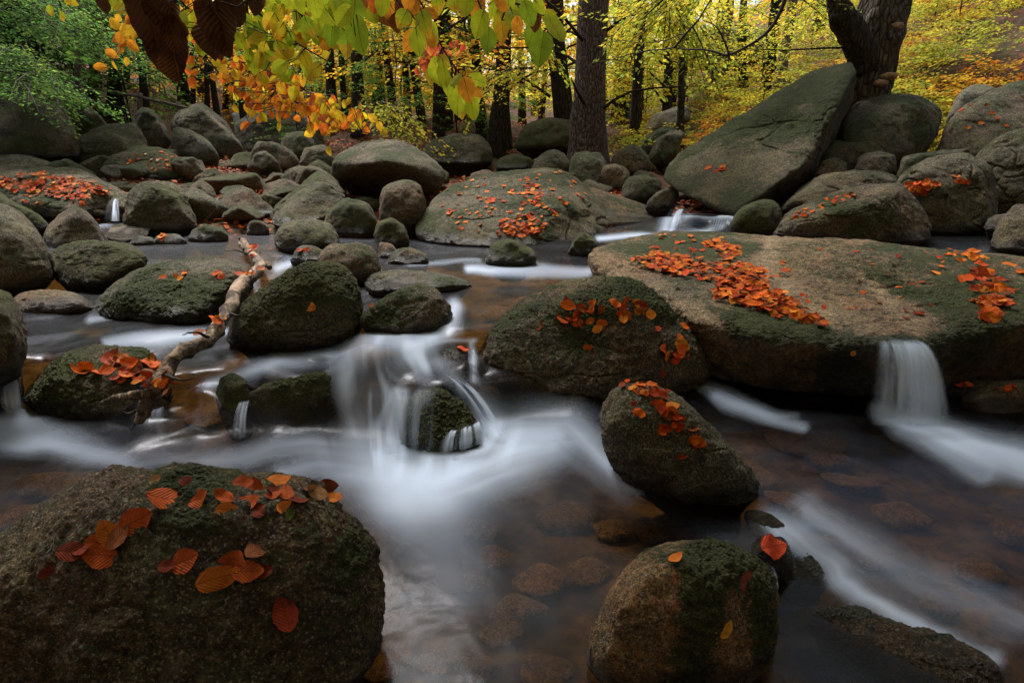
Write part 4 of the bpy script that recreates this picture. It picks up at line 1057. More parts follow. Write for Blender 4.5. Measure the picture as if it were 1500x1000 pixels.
scatter([(760,262),(790,262),(800,310),(770,300)], 40, 9, 'mid', ORANGE, '', None, 0)
scatter([(0,262),(60,255),(130,265),(165,282),(110,296),(60,285),(0,275)], 220, 8, 'leafslab', ORANGE + REDBR, '', None, 0, lift=.03)
scatter([(0,248),(100,250),(180,280),(150,300),(30,300)], 70, 7, 'leafslab', ORANGE, '', None, 0)
scatter([(1322,268),(1360,262),(1380,268),(1345,288),(1330,285)], 46, 11, 'r4', ORANGE, '', None, 0, lift=.02)
scatter([(1385,255),(1430,262),(1410,272)], 12, 9, 'r4', ORANGE, '', None, 0)
scatter([(1150,318),(1230,285),(1270,278),(1240,292),(1165,322)], 30, 8, 'r5', ORANGE, '', None, 0)
scatter([(170,230),(250,220),(285,250),(200,250)], 40, 6, 'm5', ORANGE + [(.5,.35,.2)], '', None, 0)
scatter([(1400,150),(1500,150),(1500,210),(1400,200)], 10, 8, 'r2', ORANGE, '', None, 0)
for kk, q in (('greenslab', (258,402)), ('greenslab', (322,404)), ('slabfoot', (1475,568)), ('slabfoot2', (1420,560)), ('tilt', (1060,250)), ('m16', (532,452)), ('lo4', (445,366)), ('lo0', (245,346))):
    for _ in range(4): place_leaf(q[0] + r.normal(0, 8), q[1] + r.normal(0, 3), 12, pick(ORANGE, 1, r)[0], '', None, kk, r, indiv=False)
# litter on the forest floor and between stones
def litter(n, xr, yr, size, pal, seed, lift=.03, dens=None):
    rr = np.random.default_rng(seed)
    y = rr.uniform(yr[0], yr[1], n); x = rr.uniform(-1, 1, n) * 0 + rr.uniform(xr[0], xr[1], n) * (y / yr[1])
    m = fbm2(x * .8, y * .8, 3, seed) > -.25
    x, y = x[m], y[m]; n = len(x)
    z = T(x, y) + rr.uniform(0, lift, n)
    a = rr.uniform(0, 6.28, n)
    ax = np.stack([np.cos(a), np.sin(a), rr.normal(0, .25, n)], 1)
    nm = np.stack([rr.normal(0, .35, n), rr.normal(0, .35, n), np.ones(n)], 1)
    V, F, C, UV = leaves(T_LOW, np.stack([x, y, z], 1), ax, nm, rr.uniform(.7, 1.2, n) * size, pick(pal, n, rr, .25))
    STUFF.add(V, F, C, UV)
litter(26000, (-13, 14), (6.0, 19), .085, REDBR + [(.30,.10,.04),(.45,.16,.04),(.20,.09,.05)], 31)
litter(7000, (-6, 7), (4.9, 7.5), .07, REDBR + ORANGE[:2] + [(.2,.09,.05)], 32)
tag(link('fallen_leaves', STUFF.mesh('fallen_leaves', M['leafdead'])), 'countless small red and orange leaves littering the slabs, gaps and forest floor', 'leaf litter', kind='stuff')

# ------------------------------------------------------------------ the fallen birch branch
lp = [(352,352,.40),(362,368,.375),(378,388,.37),(366,408,.39),(348,430,.39),(332,458,.37),(312,486,.345),(284,512,.33),(252,532,.31),(233,556,.275),(216,586,.21),(200,612,.13)]
lpts = smooth_poly([PZ(*q) for q in lp], 90)
lr = np.interp(np.linspace(0, 1, 90), [0, .1, .3, .5, .7, .9, 1], [.020, .034, .032, .028, .027, .026, .019])
lr = lr * (1 + .10 * fbm2(np.linspace(0, 14, 90), np.zeros(90), 3, 5)) + .006 * (np.sin(np.linspace(0, 60, 90)) > .93)
lpts = lpts + .016 * np.stack([fbm2(np.linspace(0, 9, 90), np.zeros(90), 2, s) for s in (1, 2, 3)], 1)
V, F, UV = tube(lpts, lr, 16)
nq = nrmz(V - np.repeat(np.concatenate([lpts]), 16, 0)[:len(V)] if False else V * 0 + 1)
V = V + .006 * np.stack([fbm(V * 18, 3, s) for s in (4, 5, 6)], 1)
root = empty('fallen_branch', PZ(300, 500, .33))
tag(root, 'crooked fallen birch branch with peeling pale bark, resting on the wet mossy boulder', 'branch')
og = np.array(root.location)
me = mesh_np('bark', V - og, F, M['log'], uv=UV * np.array([1, 1])); link('limb', me, root)
for nm_, pp, rr_ in (('side_stub', [(222,580,.235),(196,578,.25),(172,582,.23),(150,590,.19)], [.02,.017,.013,.008]), ('side_stub', [(372,388,.37),(388,386,.37),(396,392,.35)], [.026,.022,.018]),
                     ('side_stub', [(358,366,.38),(350,354,.42),(352,348,.45)], [.016,.012,.006]), ('side_stub', [(346,436,.37),(362,418,.42),(366,404,.46)], [.018,.013,.01])):
    q = smooth_poly([PZ(*a) for a in pp], 14)
    V, F, UV = tube(q, np.interp(np.linspace(0, 1, 14), np.linspace(0, 1, len(rr_)), rr_), 10)
    V = V + .005 * np.stack([fbm(V * 25, 2, s) for s in (4, 5, 6)], 1)
    link(nm_, mesh_np(nm_, V - og, F, M['log'], uv=UV), root)
for q0 in ([(240,548,.30),(262,556,.30),(290,552,.32)], [(305,494,.36),(286,486,.40),(268,490,.42)], [(330,456,.38),(350,462,.38),(372,455,.40)], [(206,600,.16),(188,606,.15),(176,602,.17)], [(362,372,.39),(346,366,.42),(330,368,.43)], [(203,606,.14),(196,622,.10),(193,630,.07)]):
    q = smooth_poly([PZ(*a) for a in q0], 10)
    V, F, UV = tube(q, np.linspace(.007, .002, 10), 6); V = V + .004 * np.stack([fbm(V * 30, 2, s) for s in (4, 5, 6)], 1)
    link('twig', mesh_np('twig', V - og, F, M['twig'], uv=UV), root)
# leaves caught along it
mm_ = Multi()
for i in range(34):
    k = int(r.choice([8, 10, 12, 22, 24, 26, 46, 48, 50, 70, 72, 74, 76])); p = lpts[k] + np.array([r.normal(0, .035), r.normal(0, .03), lr[k] * r.uniform(.2, 1.2)])
    mm_.add(*leaves(T_MID, [p], [r.normal(0, 1, 3) * np.array([1, 1, .4])], [r.normal(0, .5, 3) + np.array([0, -.4, 1])], r.uniform(.05, .075), pick(ORANGE + REDBR, 1, r), fold=.3, curl=r.uniform(0, .5), wav=.05))
tag(link('branch_leaves', mm_.mesh('branch_leaves', M['leafdead'])), 'small orange leaves caught along the fallen birch branch', 'leaves')

# ------------------------------------------------------------------ waterfalls
def fall(label, top, bot, dens, sag=.1, seed=0, streak=9, fade=(.08, .25), nu=60, nv=40, name='waterfall', out=.0):
    """top/bot: two end points in world space each"""
    u = np.linspace(0, 1, nu); v = np.linspace(0, 1, nv)
    U, Vv = np.meshgrid(u, v); U = U.ravel(); Vv = Vv.ravel()
    t = top[0][None] * (1 - U[:, None]) + top[1][None] * U[:, None]
    b = bot[0][None] * (1 - U[:, None]) + bot[1][None] * U[:, None]
    h = Vv ** 1.9
    P = np.empty((len(U), 3))
    P[:, :2] = t[:, :2] + (b - t)[:, :2] * Vv[:, None] ** .8
    P[:, 2] = t[:, 2] + (b - t)[:, 2] * h
    P[:, 1] -= .012 * np.sin(U * math.pi) + .010 * fbm2(U * 6, Vv * .7, 3, seed)
    n = fbm2(U * streak, Vv * .5, 3, seed + 7)
    f = dens * np.clip(.45 + 1.25 * n, .04, 1) * sstep(U, 0, .18) * sstep(1 - U, 0, .18) * sstep(Vv, 0, fade[0]) * (1 - .55 * sstep(Vv, 1 - fade[1], 1)) * (.75 + .25 * Vv)
    P[:, 0] += 0
    ob = obj_at(name, P, grid_faces(nu, nv), M['fall'], P[-1], attrs={'foam': np.clip(f, 0, .97)})
    tag(ob, label, 'waterfall')
fall('silky white waterfall pouring over the lip of the huge flat slab', (PY(1280,496,2.37), PY(1350,496,2.37)), (PY(1264,622,2.13), PY(1402,618,2.13)), .78, seed=5, streak=5, fade=(.18, .3))
fall('inner bright strand of the silky waterfall at the lip of the flat slab', (PY(1284,490,2.39), PY(1340,492,2.39)), (PY(1310,620,2.12), PY(1374,618,2.12)), .42, seed=13, streak=4, fade=(.25, .3))
fall('thin fanned trickle dropping from the lower end of the fallen birch branch', (PY(208,598,2.02), PY(240,594,2.04)), (PY(172,678,1.9), PY(250,668,1.92)), .55, seed=4, streak=6)
fall('narrow trickle falling between the pair of low mossy stones in the left pool', (PY(350,586,2.2), PY(368,584,2.2)), (PY(340,640,2.04), PY(362,640,2.04)), .6, seed=5, streak=3)
fall('thin veil of water dropping beside the small stone at the left edge', (PY(-10,545,2.3), PY(34,545,2.3)), (PY(-20,605,2.14), PY(40,605,2.14)), .6, seed=6, streak=5)
fall('thin white thread of water between the submerged brown rock and the central boulder', (PY(684,512,2.55), PY(694,510,2.55)), (PY(688,572,2.42), PY(706,572,2.42)), .6, seed=8, streak=2)
fall('fringe of fine white streaks on the lower right side of the green dome boulder', (PY(655,632,1.955), PY(708,612,2.0)), (PY(640,664,1.90), PY(722,645,1.93)), .9, seed=9, streak=16, fade=(.2, .3))
fall('small white chute at the far right of the middle ground beneath the tilted slab', (PY(985,305,5.5), PY(1012,306,5.5)), (PY(966,336,5.1), PY(1004,337,5.1)), .9, seed=10, streak=4)
fall('tiny white chute between the leaf-strewn slab and the mossy boulder at far left', (PY(160,292,6.0), PY(176,290,6.0)), (PY(152,324,5.5), PY(178,324,5.5)), .95, seed=11, streak=3)
fall('tiny thread of water in the dark gap among the boulders left of the wedge rock', (PY(316,290,6.0), PY(320,290,6.0)), (PY(314,306,5.9), PY(320,306,5.9)), .7, seed=12, streak=2, nu=12)
fall('short curl of white water below the red leaf by the ledge', (PY(1112,815,1.20), PY(1130,822,1.19)), (PY(1120,850,1.13), PY(1142,856,1.13)), .5, seed=14, streak=3)

fall('soft translucent veil of water sliding over the left half of the green dome boulder', (PY(570,560,2.10), PY(655,566,2.05)), (PY(560,668,1.90), PY(640,672,1.88)), .72, seed=21, streak=4, fade=(.35, .3))

fall('tall soft plume of white water at the left side of the central cascade', (PY(498,520,2.34), PY(548,524,2.34)), (PY(490,655,1.97), PY(560,662,1.95)), .75, seed=23, streak=3, fade=(.25, .35))
fall('bright white strand dropping between the left plume and the green dome boulder', (PY(540,556,2.24), PY(588,560,2.22)), (PY(536,662,1.94), PY(600,668,1.92)), .8, seed=24, streak=3, fade=(.25, .35))
fall('white sheet sliding along the upper right shoulder of the green dome boulder', (PY(640,540,2.3), PY(680,556,2.28)), (PY(706,622,2.03), PY(742,640,2.0)), .55, seed=25, streak=4, fade=(.3, .3))
# ------------------------------------------------------------------ trees
def trunk_mesh(pts, rad, seed, seg=14, n=40, flare=0, rough=.04, parts=()):
    mm = Multi()
    for P0, R0, s in ((pts, rad, seg),) + tuple(parts):
        q = smooth_poly(P0, n); rr = np.interp(np.linspace(0, 1, n), np.linspace(0, 1, len(R0)), R0)
        V, F, UV = tube(q, rr, s)
        c = np.concatenate([np.repeat(q, s, 0), q[[0, -1]]])
        d = V - c; rv = np.concatenate([np.repeat(rr, s), rr[[0, -1]]])[:, None]
        V = V + nrmz(d) * (rough * fbm(V * np.array([7, 7, 2.2]) + seed, 3, seed)[:, None] * np.minimum(rv * 4, 1)) * (np.linalg.norm(d, axis=1)[:, None] > 1e-6)
        mm.add(V, F, None, UV)
    return mm

PAL = {
 'green': [(.07, .19, .045), (.11, .27, .05), (.18, .34, .06), (.05, .13, .04), (.27, .37, .07)],
 'yellow': [(.85, .64, .05), (.85, .68, .06), (.66, .56, .06), (.85, .50, .05), (.55, .54, .06)],
 'yg': [(.46, .54, .06), (.62, .60, .06), (.32, .42, .06), (.74, .62, .06), (.24, .34, .06), (.78, .54, .06)],
 'orange': [(.82, .34, .03), (.85, .46, .04), (.74, .24, .03), (.82, .56, .05), (.60, .20, .03)],
}
def sprays(C, D, L, m, size, pal, rr, width=.35, droop=.25, tmpl=None, flatn=.35):
    """C centres (n,3) of spray base, D outward directions (n,3), L lengths (n)"""
    n = len(C)
    D = nrmz(D); S = nrmz(np.cross(D, np.array([0, 0, 1.0])))
    t = rr.uniform(.08, 1, (n, m)); sgn = rr.choice([-1, 1], (n, m)); w = rr.uniform(.05, 1, (n, m)) * width * np.sin(np.pi * np.clip(t, 0, 1) ** .7 * .92 + .1)
    Lx = np.asarray(L)[:, None]
    P = C[:, None] + D[:, None] * (t * Lx)[..., None] + S[:, None] * (sgn * w * Lx)[..., None]
    P[..., 2] -= droop * (t ** 2) * Lx + droop * .5 * w * Lx + rr.normal(0, .02, (n, m))
    ax = D[:, None] * rr.uniform(.4, 1, (n, m))[..., None] + S[:, None] * (sgn * rr.uniform(.4, 1.1, (n, m)))[..., None]
    ax[..., 2] -= rr.uniform(0, .5, (n, m))
    nm = rr.normal(0, flatn, (n, m, 3)); nm[..., 2] += 1
    base = np.array(pal)[rr.integers(0, len(pal), n)]
    col = np.repeat(base, m, 0) * .6 + pick(pal, n * m, rr, .2) * .4
    return leaves(tmpl or T_LOW, P.reshape(-1, 3), ax.reshape(-1, 3), nm.reshape(-1, 3), rr.uniform(.7, 1.25, n * m) * size, np.clip(col, 0, .9))

def crown_mesh(kind, seed, h0, h1, R, ns, m, size, L=(.6, 1.2), stems=True):
    rr = np.random.default_rng(seed)
    h = h0 + (h1 - h0) * rr.uniform(0, 1, ns) ** .8
    a = rr.uniform(0, 2 * np.pi, ns)
    rel = (h - h0) / (h1 - h0)
    rad = R * (.35 + .65 * np.sin(np.pi * np.clip(rel * .8 + .18, 0, 1))) * np.sqrt(rr.uniform(0.02, 1, ns))
    # a few big clumps and gaps
    rad *= 1 + .25 * np.sin(a * 3 + h * 1.7 + seed)
    C = np.stack([np.cos(a) * rad, np.sin(a) * rad, h], 1)
    D = np.stack([np.cos(a), np.sin(a), rr.normal(0, .18, ns)], 1) + rr.normal(0, .25, (ns, 3)) * np.array([1, 1, .3])
    V, F, Cc, UV = sprays(C, D, rr.uniform(*L, ns), m, size, PAL[kind], rr)
    mm = Multi(); mm.add(V, F, Cc, UV)
    return mm.mesh('foliage', M['foliage'], smooth=False)

def limbs_mesh(seed, h0, h1, R, n, mat, r0=.03):
    rr = np.random.default_rng(seed); mm = Multi()
    for i in range(n):
        h = rr.uniform(h0, h1); a = rr.uniform(0, 6.28); L = R * rr.uniform(.5, 1.0)
        p = [(0, 0, h), (math.cos(a) * L * .4, math.sin(a) * L * .4, h + L * .22), (math.cos(a + .2) * L, math.sin(a + .2) * L, h + L * .25)]
        V, F, UV = tube(smooth_poly(p, 7), np.linspace(r0, r0 * .2, 7), 5, False)
        mm.add(V, F, None, UV)
    return mm.mesh('limbs', mat)

CR = {}
def crown(kind, form, var):
    k = (kind, form, var)
    if k not in CR:
        sd = sum(map(ord, kind + form)) + var * 31
        if form == 'tree': CR[k] = crown_mesh(kind, sd, 1.5, 4.4, 2.2, 70, 34, .10, (.7, 1.4))
        elif form == 'sapling': CR[k] = crown_mesh(kind, sd, .35, 3.4, 1.15, 75, 32, .085, (.45, .95))
        elif form == 'far': CR[k] = crown_mesh(kind, sd, 1.0, 14, 3.6, 190, 26, .20, (1.2, 2.2))
    return CR[k]
LM = {v: limbs_mesh(v, .8, 4.2, 2.0, 13, M['bark']) for v in range(3)}

def tree_px(px, py, Y, wpx, top, label, pal, mat='bark', group=None, var=0, extra=None, crownform='tree', name='beech_tree', seed=None, taper=.75, scale=1.0):
    """px,py: foot in the photo, top: px where the trunk crosses the upper edge of the frame"""
    b = PY(px, py, Y); b[2] = float(T(b[0], b[1])[0]) - .1
    rd = wpx / FPX * Y / 2
    tp = PY(top, 0, Y)
    sl = (tp[0] - b[0]) / max(tp[2] - b[2], .5)
    H = 11.0 * scale
    rr = np.random.default_rng(int(px * 7 + Y * 13))
    root = empty(name, b); tag(root, label, 'tree', group)
    pts = []
    for t in np.linspace(0, 1, 7):
        z = t * H
        pts.append((sl * z * (1 - .25 * t) + rr.normal(0, .05) * (t > 0), rr.normal(0, .06) * (t > 0), z))
    rad = rd * np.interp(np.linspace(0, 1, 9), [0, .04, .12, 1], [1.5, 1.12, 1.0, .25])
    mm = trunk_mesh(pts, rad, int(px) % 97, seg=14 if wpx > 16 else 9, n=46, rough=.03 * min(1, rd / .15), parts=tuple(extra or ()))
    link('trunk', mm.mesh('trunk', M[mat], col=False), root)
    if pal and (crownform != 'tree' or var % 2 == 0 or label.startswith('thick')):
        c = link('crown', crown(pal, crownform, var % 3), root); c.rotation_euler.z = rr.uniform(0, 6.28); s = rr.uniform(.85, 1.15); c.scale = (s, s, s)
        c.location = (sl * 3, 0, 0)
        l = link('limbs', LM[var % 3], root); l.rotation_euler.z = c.rotation_euler.z; l.location = (sl * 3, 0, 0)
    return root

# the thick purple-grey trunk, with a root flare
Yt = 9.0
bt = PY(863, 218, Yt)
tree_px(862, 216, Yt, 42, 872, 'thick straight trunk with scaly purple-grey bark, the stoutest in the middle of the wood', 'yg', 'barkpurple', var=1, taper=.85, name='spruce_tree',
        extra=[([(.15, -.05, -.1), (.16, -.02, .25), (.08, 0, .9), (.05, 0, 1.6)], [.2, .17, .12, .05], 10), ([(-.25, -.1, -.1), (-.18, -.05, .1), (-.06, 0, .5)], [.12, .10, .05], 8)])
tree_px(836, 182, 11.5, 25, 812, 'dark smooth trunk leaning left, directly behind the thick purple-grey trunk', 'yg', 'bark', var=2)
spec = [(930,178,12.5,14,937),(978,160,15,12,980),(996,158,17,9,1008),(990,150,19,7,975),(725,190,11.5,22,732),(743,186,12.5,12,738),(706,188,13,13,690),(640,195,12,15,648),
        (655,188,14,12,652),(672,186,16,12,674),(620,190,14.5,10,600),(598,180,17,9,590),(580,188,15,10,560),(549,176,18,8,545),(523,172,13,16,516),(505,172,15,8,496),(483,168,14,13,472),(494,170,17,8,478),
        (533,180,16,8,528),(466,160,19,9,462),(445,170,18,8,440),(420,165,20,9,415),(352,165,16,9,350),(318,168,15,8,300),(300,160,17,6,290),(268,158,15,10,262),(282,160,18,5,276),(330,166,20,6,326),
        (205,150,13,10,205),(160,150,14,14,168),(137,150,15,10,142),(190,150,18,6,184),(60,150,12,12,48),(20,150,14,10,14),(1005,140,11,9,1000),(765,170,20,9,762),(790,172,18,8,800),(690,180,20,8,668),(900,172,19,9,905)]
pal_px = lambda px: 'green' if px < 235 else 'orange' if (300 < px < 420) else 'yellow' if px < 560 else ['yg', 'orange', 'yellow'][int(px) % 3] if px < 800 else 'yg'
ords = ['next', 'second', 'third', 'fourth', 'fifth', 'sixth', 'seventh', 'eighth', 'ninth', 'tenth', 'eleventh', 'twelfth', 'thirteenth', 'fourteenth', 'fifteenth', 'sixteenth', 'seventeenth', 'eighteenth', 'nineteenth', 'twentieth']
left = sorted([s for s in spec if s[0] < 830], key=lambda s: -s[0]); right = sorted([s for s in spec if s[0] > 880], key=lambda s: s[0])
def ordw(i):
    return ords[i] if i < 20 else ['twenty-first', 'twenty-second', 'twenty-third', 'twenty-fourth', 'twenty-fifth', 'twenty-sixth', 'twenty-seventh', 'twenty-eighth', 'twenty-ninth', 'thirtieth', 'thirty-first', 'thirty-second', 'thirty-third', 'thirty-fourth', 'thirty-fifth'][i - 20]
for side, lst in (('left', left), ('right', right)):
    for i, s in enumerate(lst):
        tree_px(s[0], s[1], s[2], s[3], s[4], 'slender dark forest trunk, %s to the %s of the dark leaning trunk' % (ordw(i), side) if side == 'left' else 'slender dark forest trunk, %s to the right of the thick purple-grey trunk' % ordw(i),
                pal_px(s[0]), 'bark', 'slender forest trees behind the boulders', var=i)
# trunks on the right hillside
for i, (px, py, Y, w_, tp, mt, lab) in enumerate([
    (1066, 76, 19, 17, 1068, 'barkpale', 'pale brown hillside trunk, right one of the close pair before the rock outcrop'), (1051, 72, 19.5, 10, 1056, 'barkpale', 'thin pale hillside trunk, left one of the close pair before the rock outcrop'),
    (1130, 86, 16, 15, 1137, 'bark', 'dull grey hillside trunk just left of the pale leaning one'), (1143, 94, 15, 13, 1164, 'barkpale', 'pale trunk leaning right on the slope between the outcrop and the gnarled tree'),
    (1198, 36, 22, 13, 1208, 'bark', 'short visible dark trunk high on the slope left of the gnarled tree'), (1367, 26, 22, 16, 1374, 'bark', 'dark trunk high on the bright slope right of the gnarled tree')]):
    tree_px(px, py, Y, w_, tp, lab, 'yg', mt, 'trees on the right slope', var=i)

# gnarled old tree on the right
Yg = 7.9
def g(px, py, dY=0): return tuple(PY(px, py, Yg + dY))
rg = empty('gnarled_tree', PY(1262, 200, Yg)); tag(rg, 'thick gnarled old tree with burls, bracket fungi and a heavy dark limb at the left', 'tree')
og = np.array(rg.location)
K = Yg / FPX
mm = trunk_mesh([g(1262,215), g(1264,185), g(1268,150), g(1276,100), g(1284,55), g(1292,10), g(1302,-60), g(1310,-200), g(1330,-420)],
                [K*46, K*36, K*29, K*29, K*32, K*27, K*23, K*16, K*6], 11, 22, 70, rough=.06,
                parts=(([g(1240,215,-.1), g(1246,190,-.08), g(1256,150)], [K*22, K*16, K*8], 10), ([g(1296,200,-.1), g(1288,175,-.05), g(1278,140)], [K*18, K*14, K*8], 10),
                       ([g(1299,72,-.15), g(1304,58,-.2), g(1300,44,-.12)], [K*8, K*14, K*7], 12), ([g(1307,40), g(1305,20,.1), g(1316,-30,.2), g(1330,-160,.3)], [K*12, K*11, K*9, K*6], 12)))
link('trunk', mm.mesh('trunk', M['barkold'], origin=og, col=False), rg)
mm = trunk_mesh([g(1268,92,-.12), g(1256,66,-.2), g(1244,42,-.25), g(1232,22,-.3), g(1224,-4,-.3), g(1214,-60,-.3), g(1190,-160,-.5)], [K*20, K*19, K*16, K*14, K*12, K*9, K*5], 17, 16, 46, rough=.045,
                parts=(([g(1236,30,-.28), g(1226,27,-.35), g(1219,28,-.38)], [K*11, K*9, K*5], 10),))
link('limb', mm.mesh('limb', M['bark'], origin=og, col=False), rg)
V, F, UV = tube([g(1240,70,-.2), g(1205,71,-.3), g(1150,74,-.4), g(1095,72,-.3)], [.014, .011, .008, .004], 5)
link('dead_twig', mesh_np('dead_twig', V - og, F, M['bark'], uv=UV), rg)
for (px, py, w_) in [(1290,121,9),(1302,111,11),(1314,38,8)]:
    c = PY(px, py, Yg - .28)
    a = np.linspace(0, np.pi * 2, 18, endpoint=False); R = w_ * K
    ring = []
    for z, s in ((.03, .75), (.0, 1.0), (-.025, .9), (-.05, .5)):
        ring.append(np.stack([c[0] + np.cos(a) * R * s, c[1] + np.sin(a) * R * s * .8, np.full(18, c[2] + z)], 1))
    V = np.concatenate(ring + [[[c[0], c[1], c[2] + .035]], [[c[0], c[1], c[2] - .055]]])
    i = np.arange(18); j = (i + 1) % 18
    F = [grid_faces(18, 4, True)[:, ::-1], np.concatenate([np.stack([i, j, np.full(18, 72)], 1), np.stack([j + 54, i + 54, np.full(18, 73)], 1)])]
    V = V + .008 * np.stack([fbm(V * 20, 2, s) for s in (1, 2, 3)], 1)
    link('bracket_fungus', mesh_np('bracket_fungus', V - og, F, M['fungus']), rg)
c = link('crown', crown('yg', 'tree', 1), rg); c.location = (0, .5, 3.0); c.scale = (1.6, 1.6, 1.2)

# saplings of the understory
def sapling(x, y, pal, s, var, label, group, h=None, name='beech_sapling', lift=0):
    z = float(T(x, y)[0])
    rr = np.random.default_rng(int(abs(x) * 91 + y * 37))
    root = empty(name, (x, y, z), rr.uniform(0, 6.28)); root.scale = (s, s, s)
    tag(root, label, 'sapling', group)
    link('crown', crown(pal, 'sapling', var % 3), root); link('trunk', STEM[var % 3], root)
STEM = {}
for v_ in range(3):
    rr = np.random.default_rng(v_ + 5)
    V, F, UV = tube(smooth_poly([(0, 0, -.15), (rr.normal(0, .1), rr.normal(0, .1), 1.2), (rr.normal(0, .15), rr.normal(0, .15), 2.4), (rr.normal(0, .2), rr.normal(0, .2), 3.7)], 12), np.linspace(.025, .006, 12), 7)
    mm = Multi(); mm.add(V, F, None, UV); ax0 = V[:84].reshape(12, 7, 3).mean(1)
    for i in range(12):
        h = rr.uniform(.5, 3.2); a = rr.uniform(0, 6.28); L = rr.uniform(.5, 1.0)
        b0 = np.array([np.interp(h, ax0[:, 2], ax0[:, 0]), np.interp(h, ax0[:, 2], ax0[:, 1]), h])
        V, F, UV = tube(smooth_poly([b0, b0 + np.array([math.cos(a) * L * .4, math.sin(a) * L * .4, L * .2]), b0 + np.array([math.cos(a + .2) * L, math.sin(a + .2) * L, L * .25])], 6), np.linspace(.011, .003, 6), 5, False)
        mm.add(V, F, None, UV)
    STEM[v_] = mm.mesh('trunk', M['bark'], col=False)
rs = np.random.default_rng(99)
zones = [('green', (-140, 235), (9.5, 16), 34, (.8, 1.25), 'green-leaved sapling in the shady thicket above the huge dark boulder', 'green saplings at the left'),
         ('yellow', (240, 560), (17, 26), 22, (.8, 1.2), 'yellow-leaved sapling in the bright understory behind the left boulders', 'yellow saplings of the understory'),
         ('orange', (280, 760), (17, 26), 20, (.7, 1.1), 'orange-leaved sapling in the understory among the slender trunks', 'orange saplings of the understory'),
         ('yg', (560, 1000), (15, 25), 24, (.6, 1.05), 'yellow-green sapling in the understory among the slender trunks', 'yellow-green saplings of the understory'),
         ('green', (420, 760), (11, 17), 9, (.5, .8), 'dark green bush low among the slender trunks', 'green bushes among the trunks'),
         ('yg', (980, 1620), (11, 24), 26, (.35, .7), 'low yellow-green sapling spread over the bright right slope', 'saplings on the right slope')]
for pal, xr, yr, n, sr, lab, grp in zones:
    for i in range(n):
        Y = rs.uniform(*yr); px = rs.uniform(*xr)
        if 800 < px < 905 and Y < 13: Y += 5
        if pal == 'green' and 80 < px < 300: Y = max(Y, 13.5)
        sapling((px - 750) / FPX * Y * .97, Y, pal, rs.uniform(*sr), i, lab, grp)

# bright undergrowth on the right slope, and the far woods
rr = np.random.default_rng(55)
n = 6400
Yv = rr.uniform(7.0, 34, n) ; px = rr.uniform(930, 2000, n)
n2 = 2000; n += n2
Yv = np.concatenate([Yv, rr.uniform(7.2, 14, n2)]); px = np.concatenate([px, rr.uniform(1180, 1850, n2)])
X = (px - 750) / FPX * Yv * .97
Z = T(X, Yv) + rr.uniform(.03, .55, n)
keep = fbm2(X * .55, Yv * .55, 3, 8) > -.42
keep &= ~((X < 3.6) & (Yv < 9.5))
X, Yv, Z = X[keep], Yv[keep], Z[keep]; n = len(X)
a = rr.normal(-.5, .9, n) + np.pi
D = np.stack([np.cos(a), np.sin(a) - .25, rr.normal(.05, .15, n)], 1)
hue = fbm2(X * .5, Yv * .9, 3, 12)
mm = Multi()
for pal, sel in (('yg', hue < .12), ('yellow', (hue >= .12) & (hue < .34)), ('orange', hue >= .34)):
    if sel.any():
        mm.add(*sprays(np.stack([X, Yv, Z], 1)[sel], D[sel], rr.uniform(.45, 1.0, sel.sum()), 40, .066, [tuple(v_ * .62 for v_ in q_) for q_ in PAL[pal]], rr, droop=.18))
tag(link('undergrowth', mm.mesh('undergrowth', M['foliage'], smooth=False)), 'bright yellow-green and orange low foliage covering the right slope', 'undergrowth', kind='stuff')
n = 2300
Yv = rr.uniform(25, 55, n); X = rr.uniform(-1.15, 1.1, n) * Yv
Z = T(X, Yv) + rr.uniform(.2, 1, n) ** 1.2 * 5.5
a = rr.uniform(0, 6.28, n); D = np.stack([np.cos(a), np.sin(a), rr.normal(0, .2, n)], 1)
hue = fbm2(X * .09, Z * .15 + Yv * .05, 3, 14) + .0
mm = Multi()
lf = X / Yv < -.62
for pal, sel in (('green', lf), ('yg', ~lf & (hue < 0)), ('yellow', ~lf & (hue >= 0) & (hue < .35)), ('orange', ~lf & (hue >= .35))):
    if sel.any(): mm.add(*sprays(np.stack([X, Yv, Z], 1)[sel], D[sel], rr.uniform(1.6, 3.0, sel.sum()), 30, .24, PAL[pal], rr))
tag(link('far_woods', mm.mesh('far_woods', M['foliage'], smooth=False)), 'hazy mass of yellow and green autumn woods filling the far background', 'woods', kind='stuff')
rr = np.random.default_rng(77)
for i in range(40):
    px = rr.uniform(230, 1100); Y = rr.uniform(16.5, 30)
    tree_px(px, 160, Y, rr.uniform(6, 12) , px + rr.normal(0, 8), 'distant slender trunk half hidden in the bright woods', None, 'bark', 'distant trunks in the bright woods', var=i)
# outcrop among the hillside trunks
o = rock('crop1', 'dark rock outcrop on the slope behind the close pair of pale trunks', out=[(1010,75),(1020,52),(1060,40),(1110,45),(1135,70),(1110,85),(1040,88)], z=float(T(5.5, 20)[0]), Y=20.5, D=2, moss=.1, mat='rock', p=20, wetband=0)
rock('crop2', 'mossy leaf-covered boulder on the forest floor left of the dark leaning trunk', out=[(752,208),(770,182),(800,172),(830,176),(850,200),(830,212),(780,216)], Y=10.2, D=1.2, z=None, moss=.5, mat='rockmoss', p=16, wetband=0)
rock('crop3', 'pale grey slanting rock on the slope left of the tilted slab', out=[(945,188),(960,168),(990,158),(1010,155),(1012,175),(980,190)], Y=11.5, z=None, D=1.2, moss=-.2, mat='rockgrey', wetband=0)

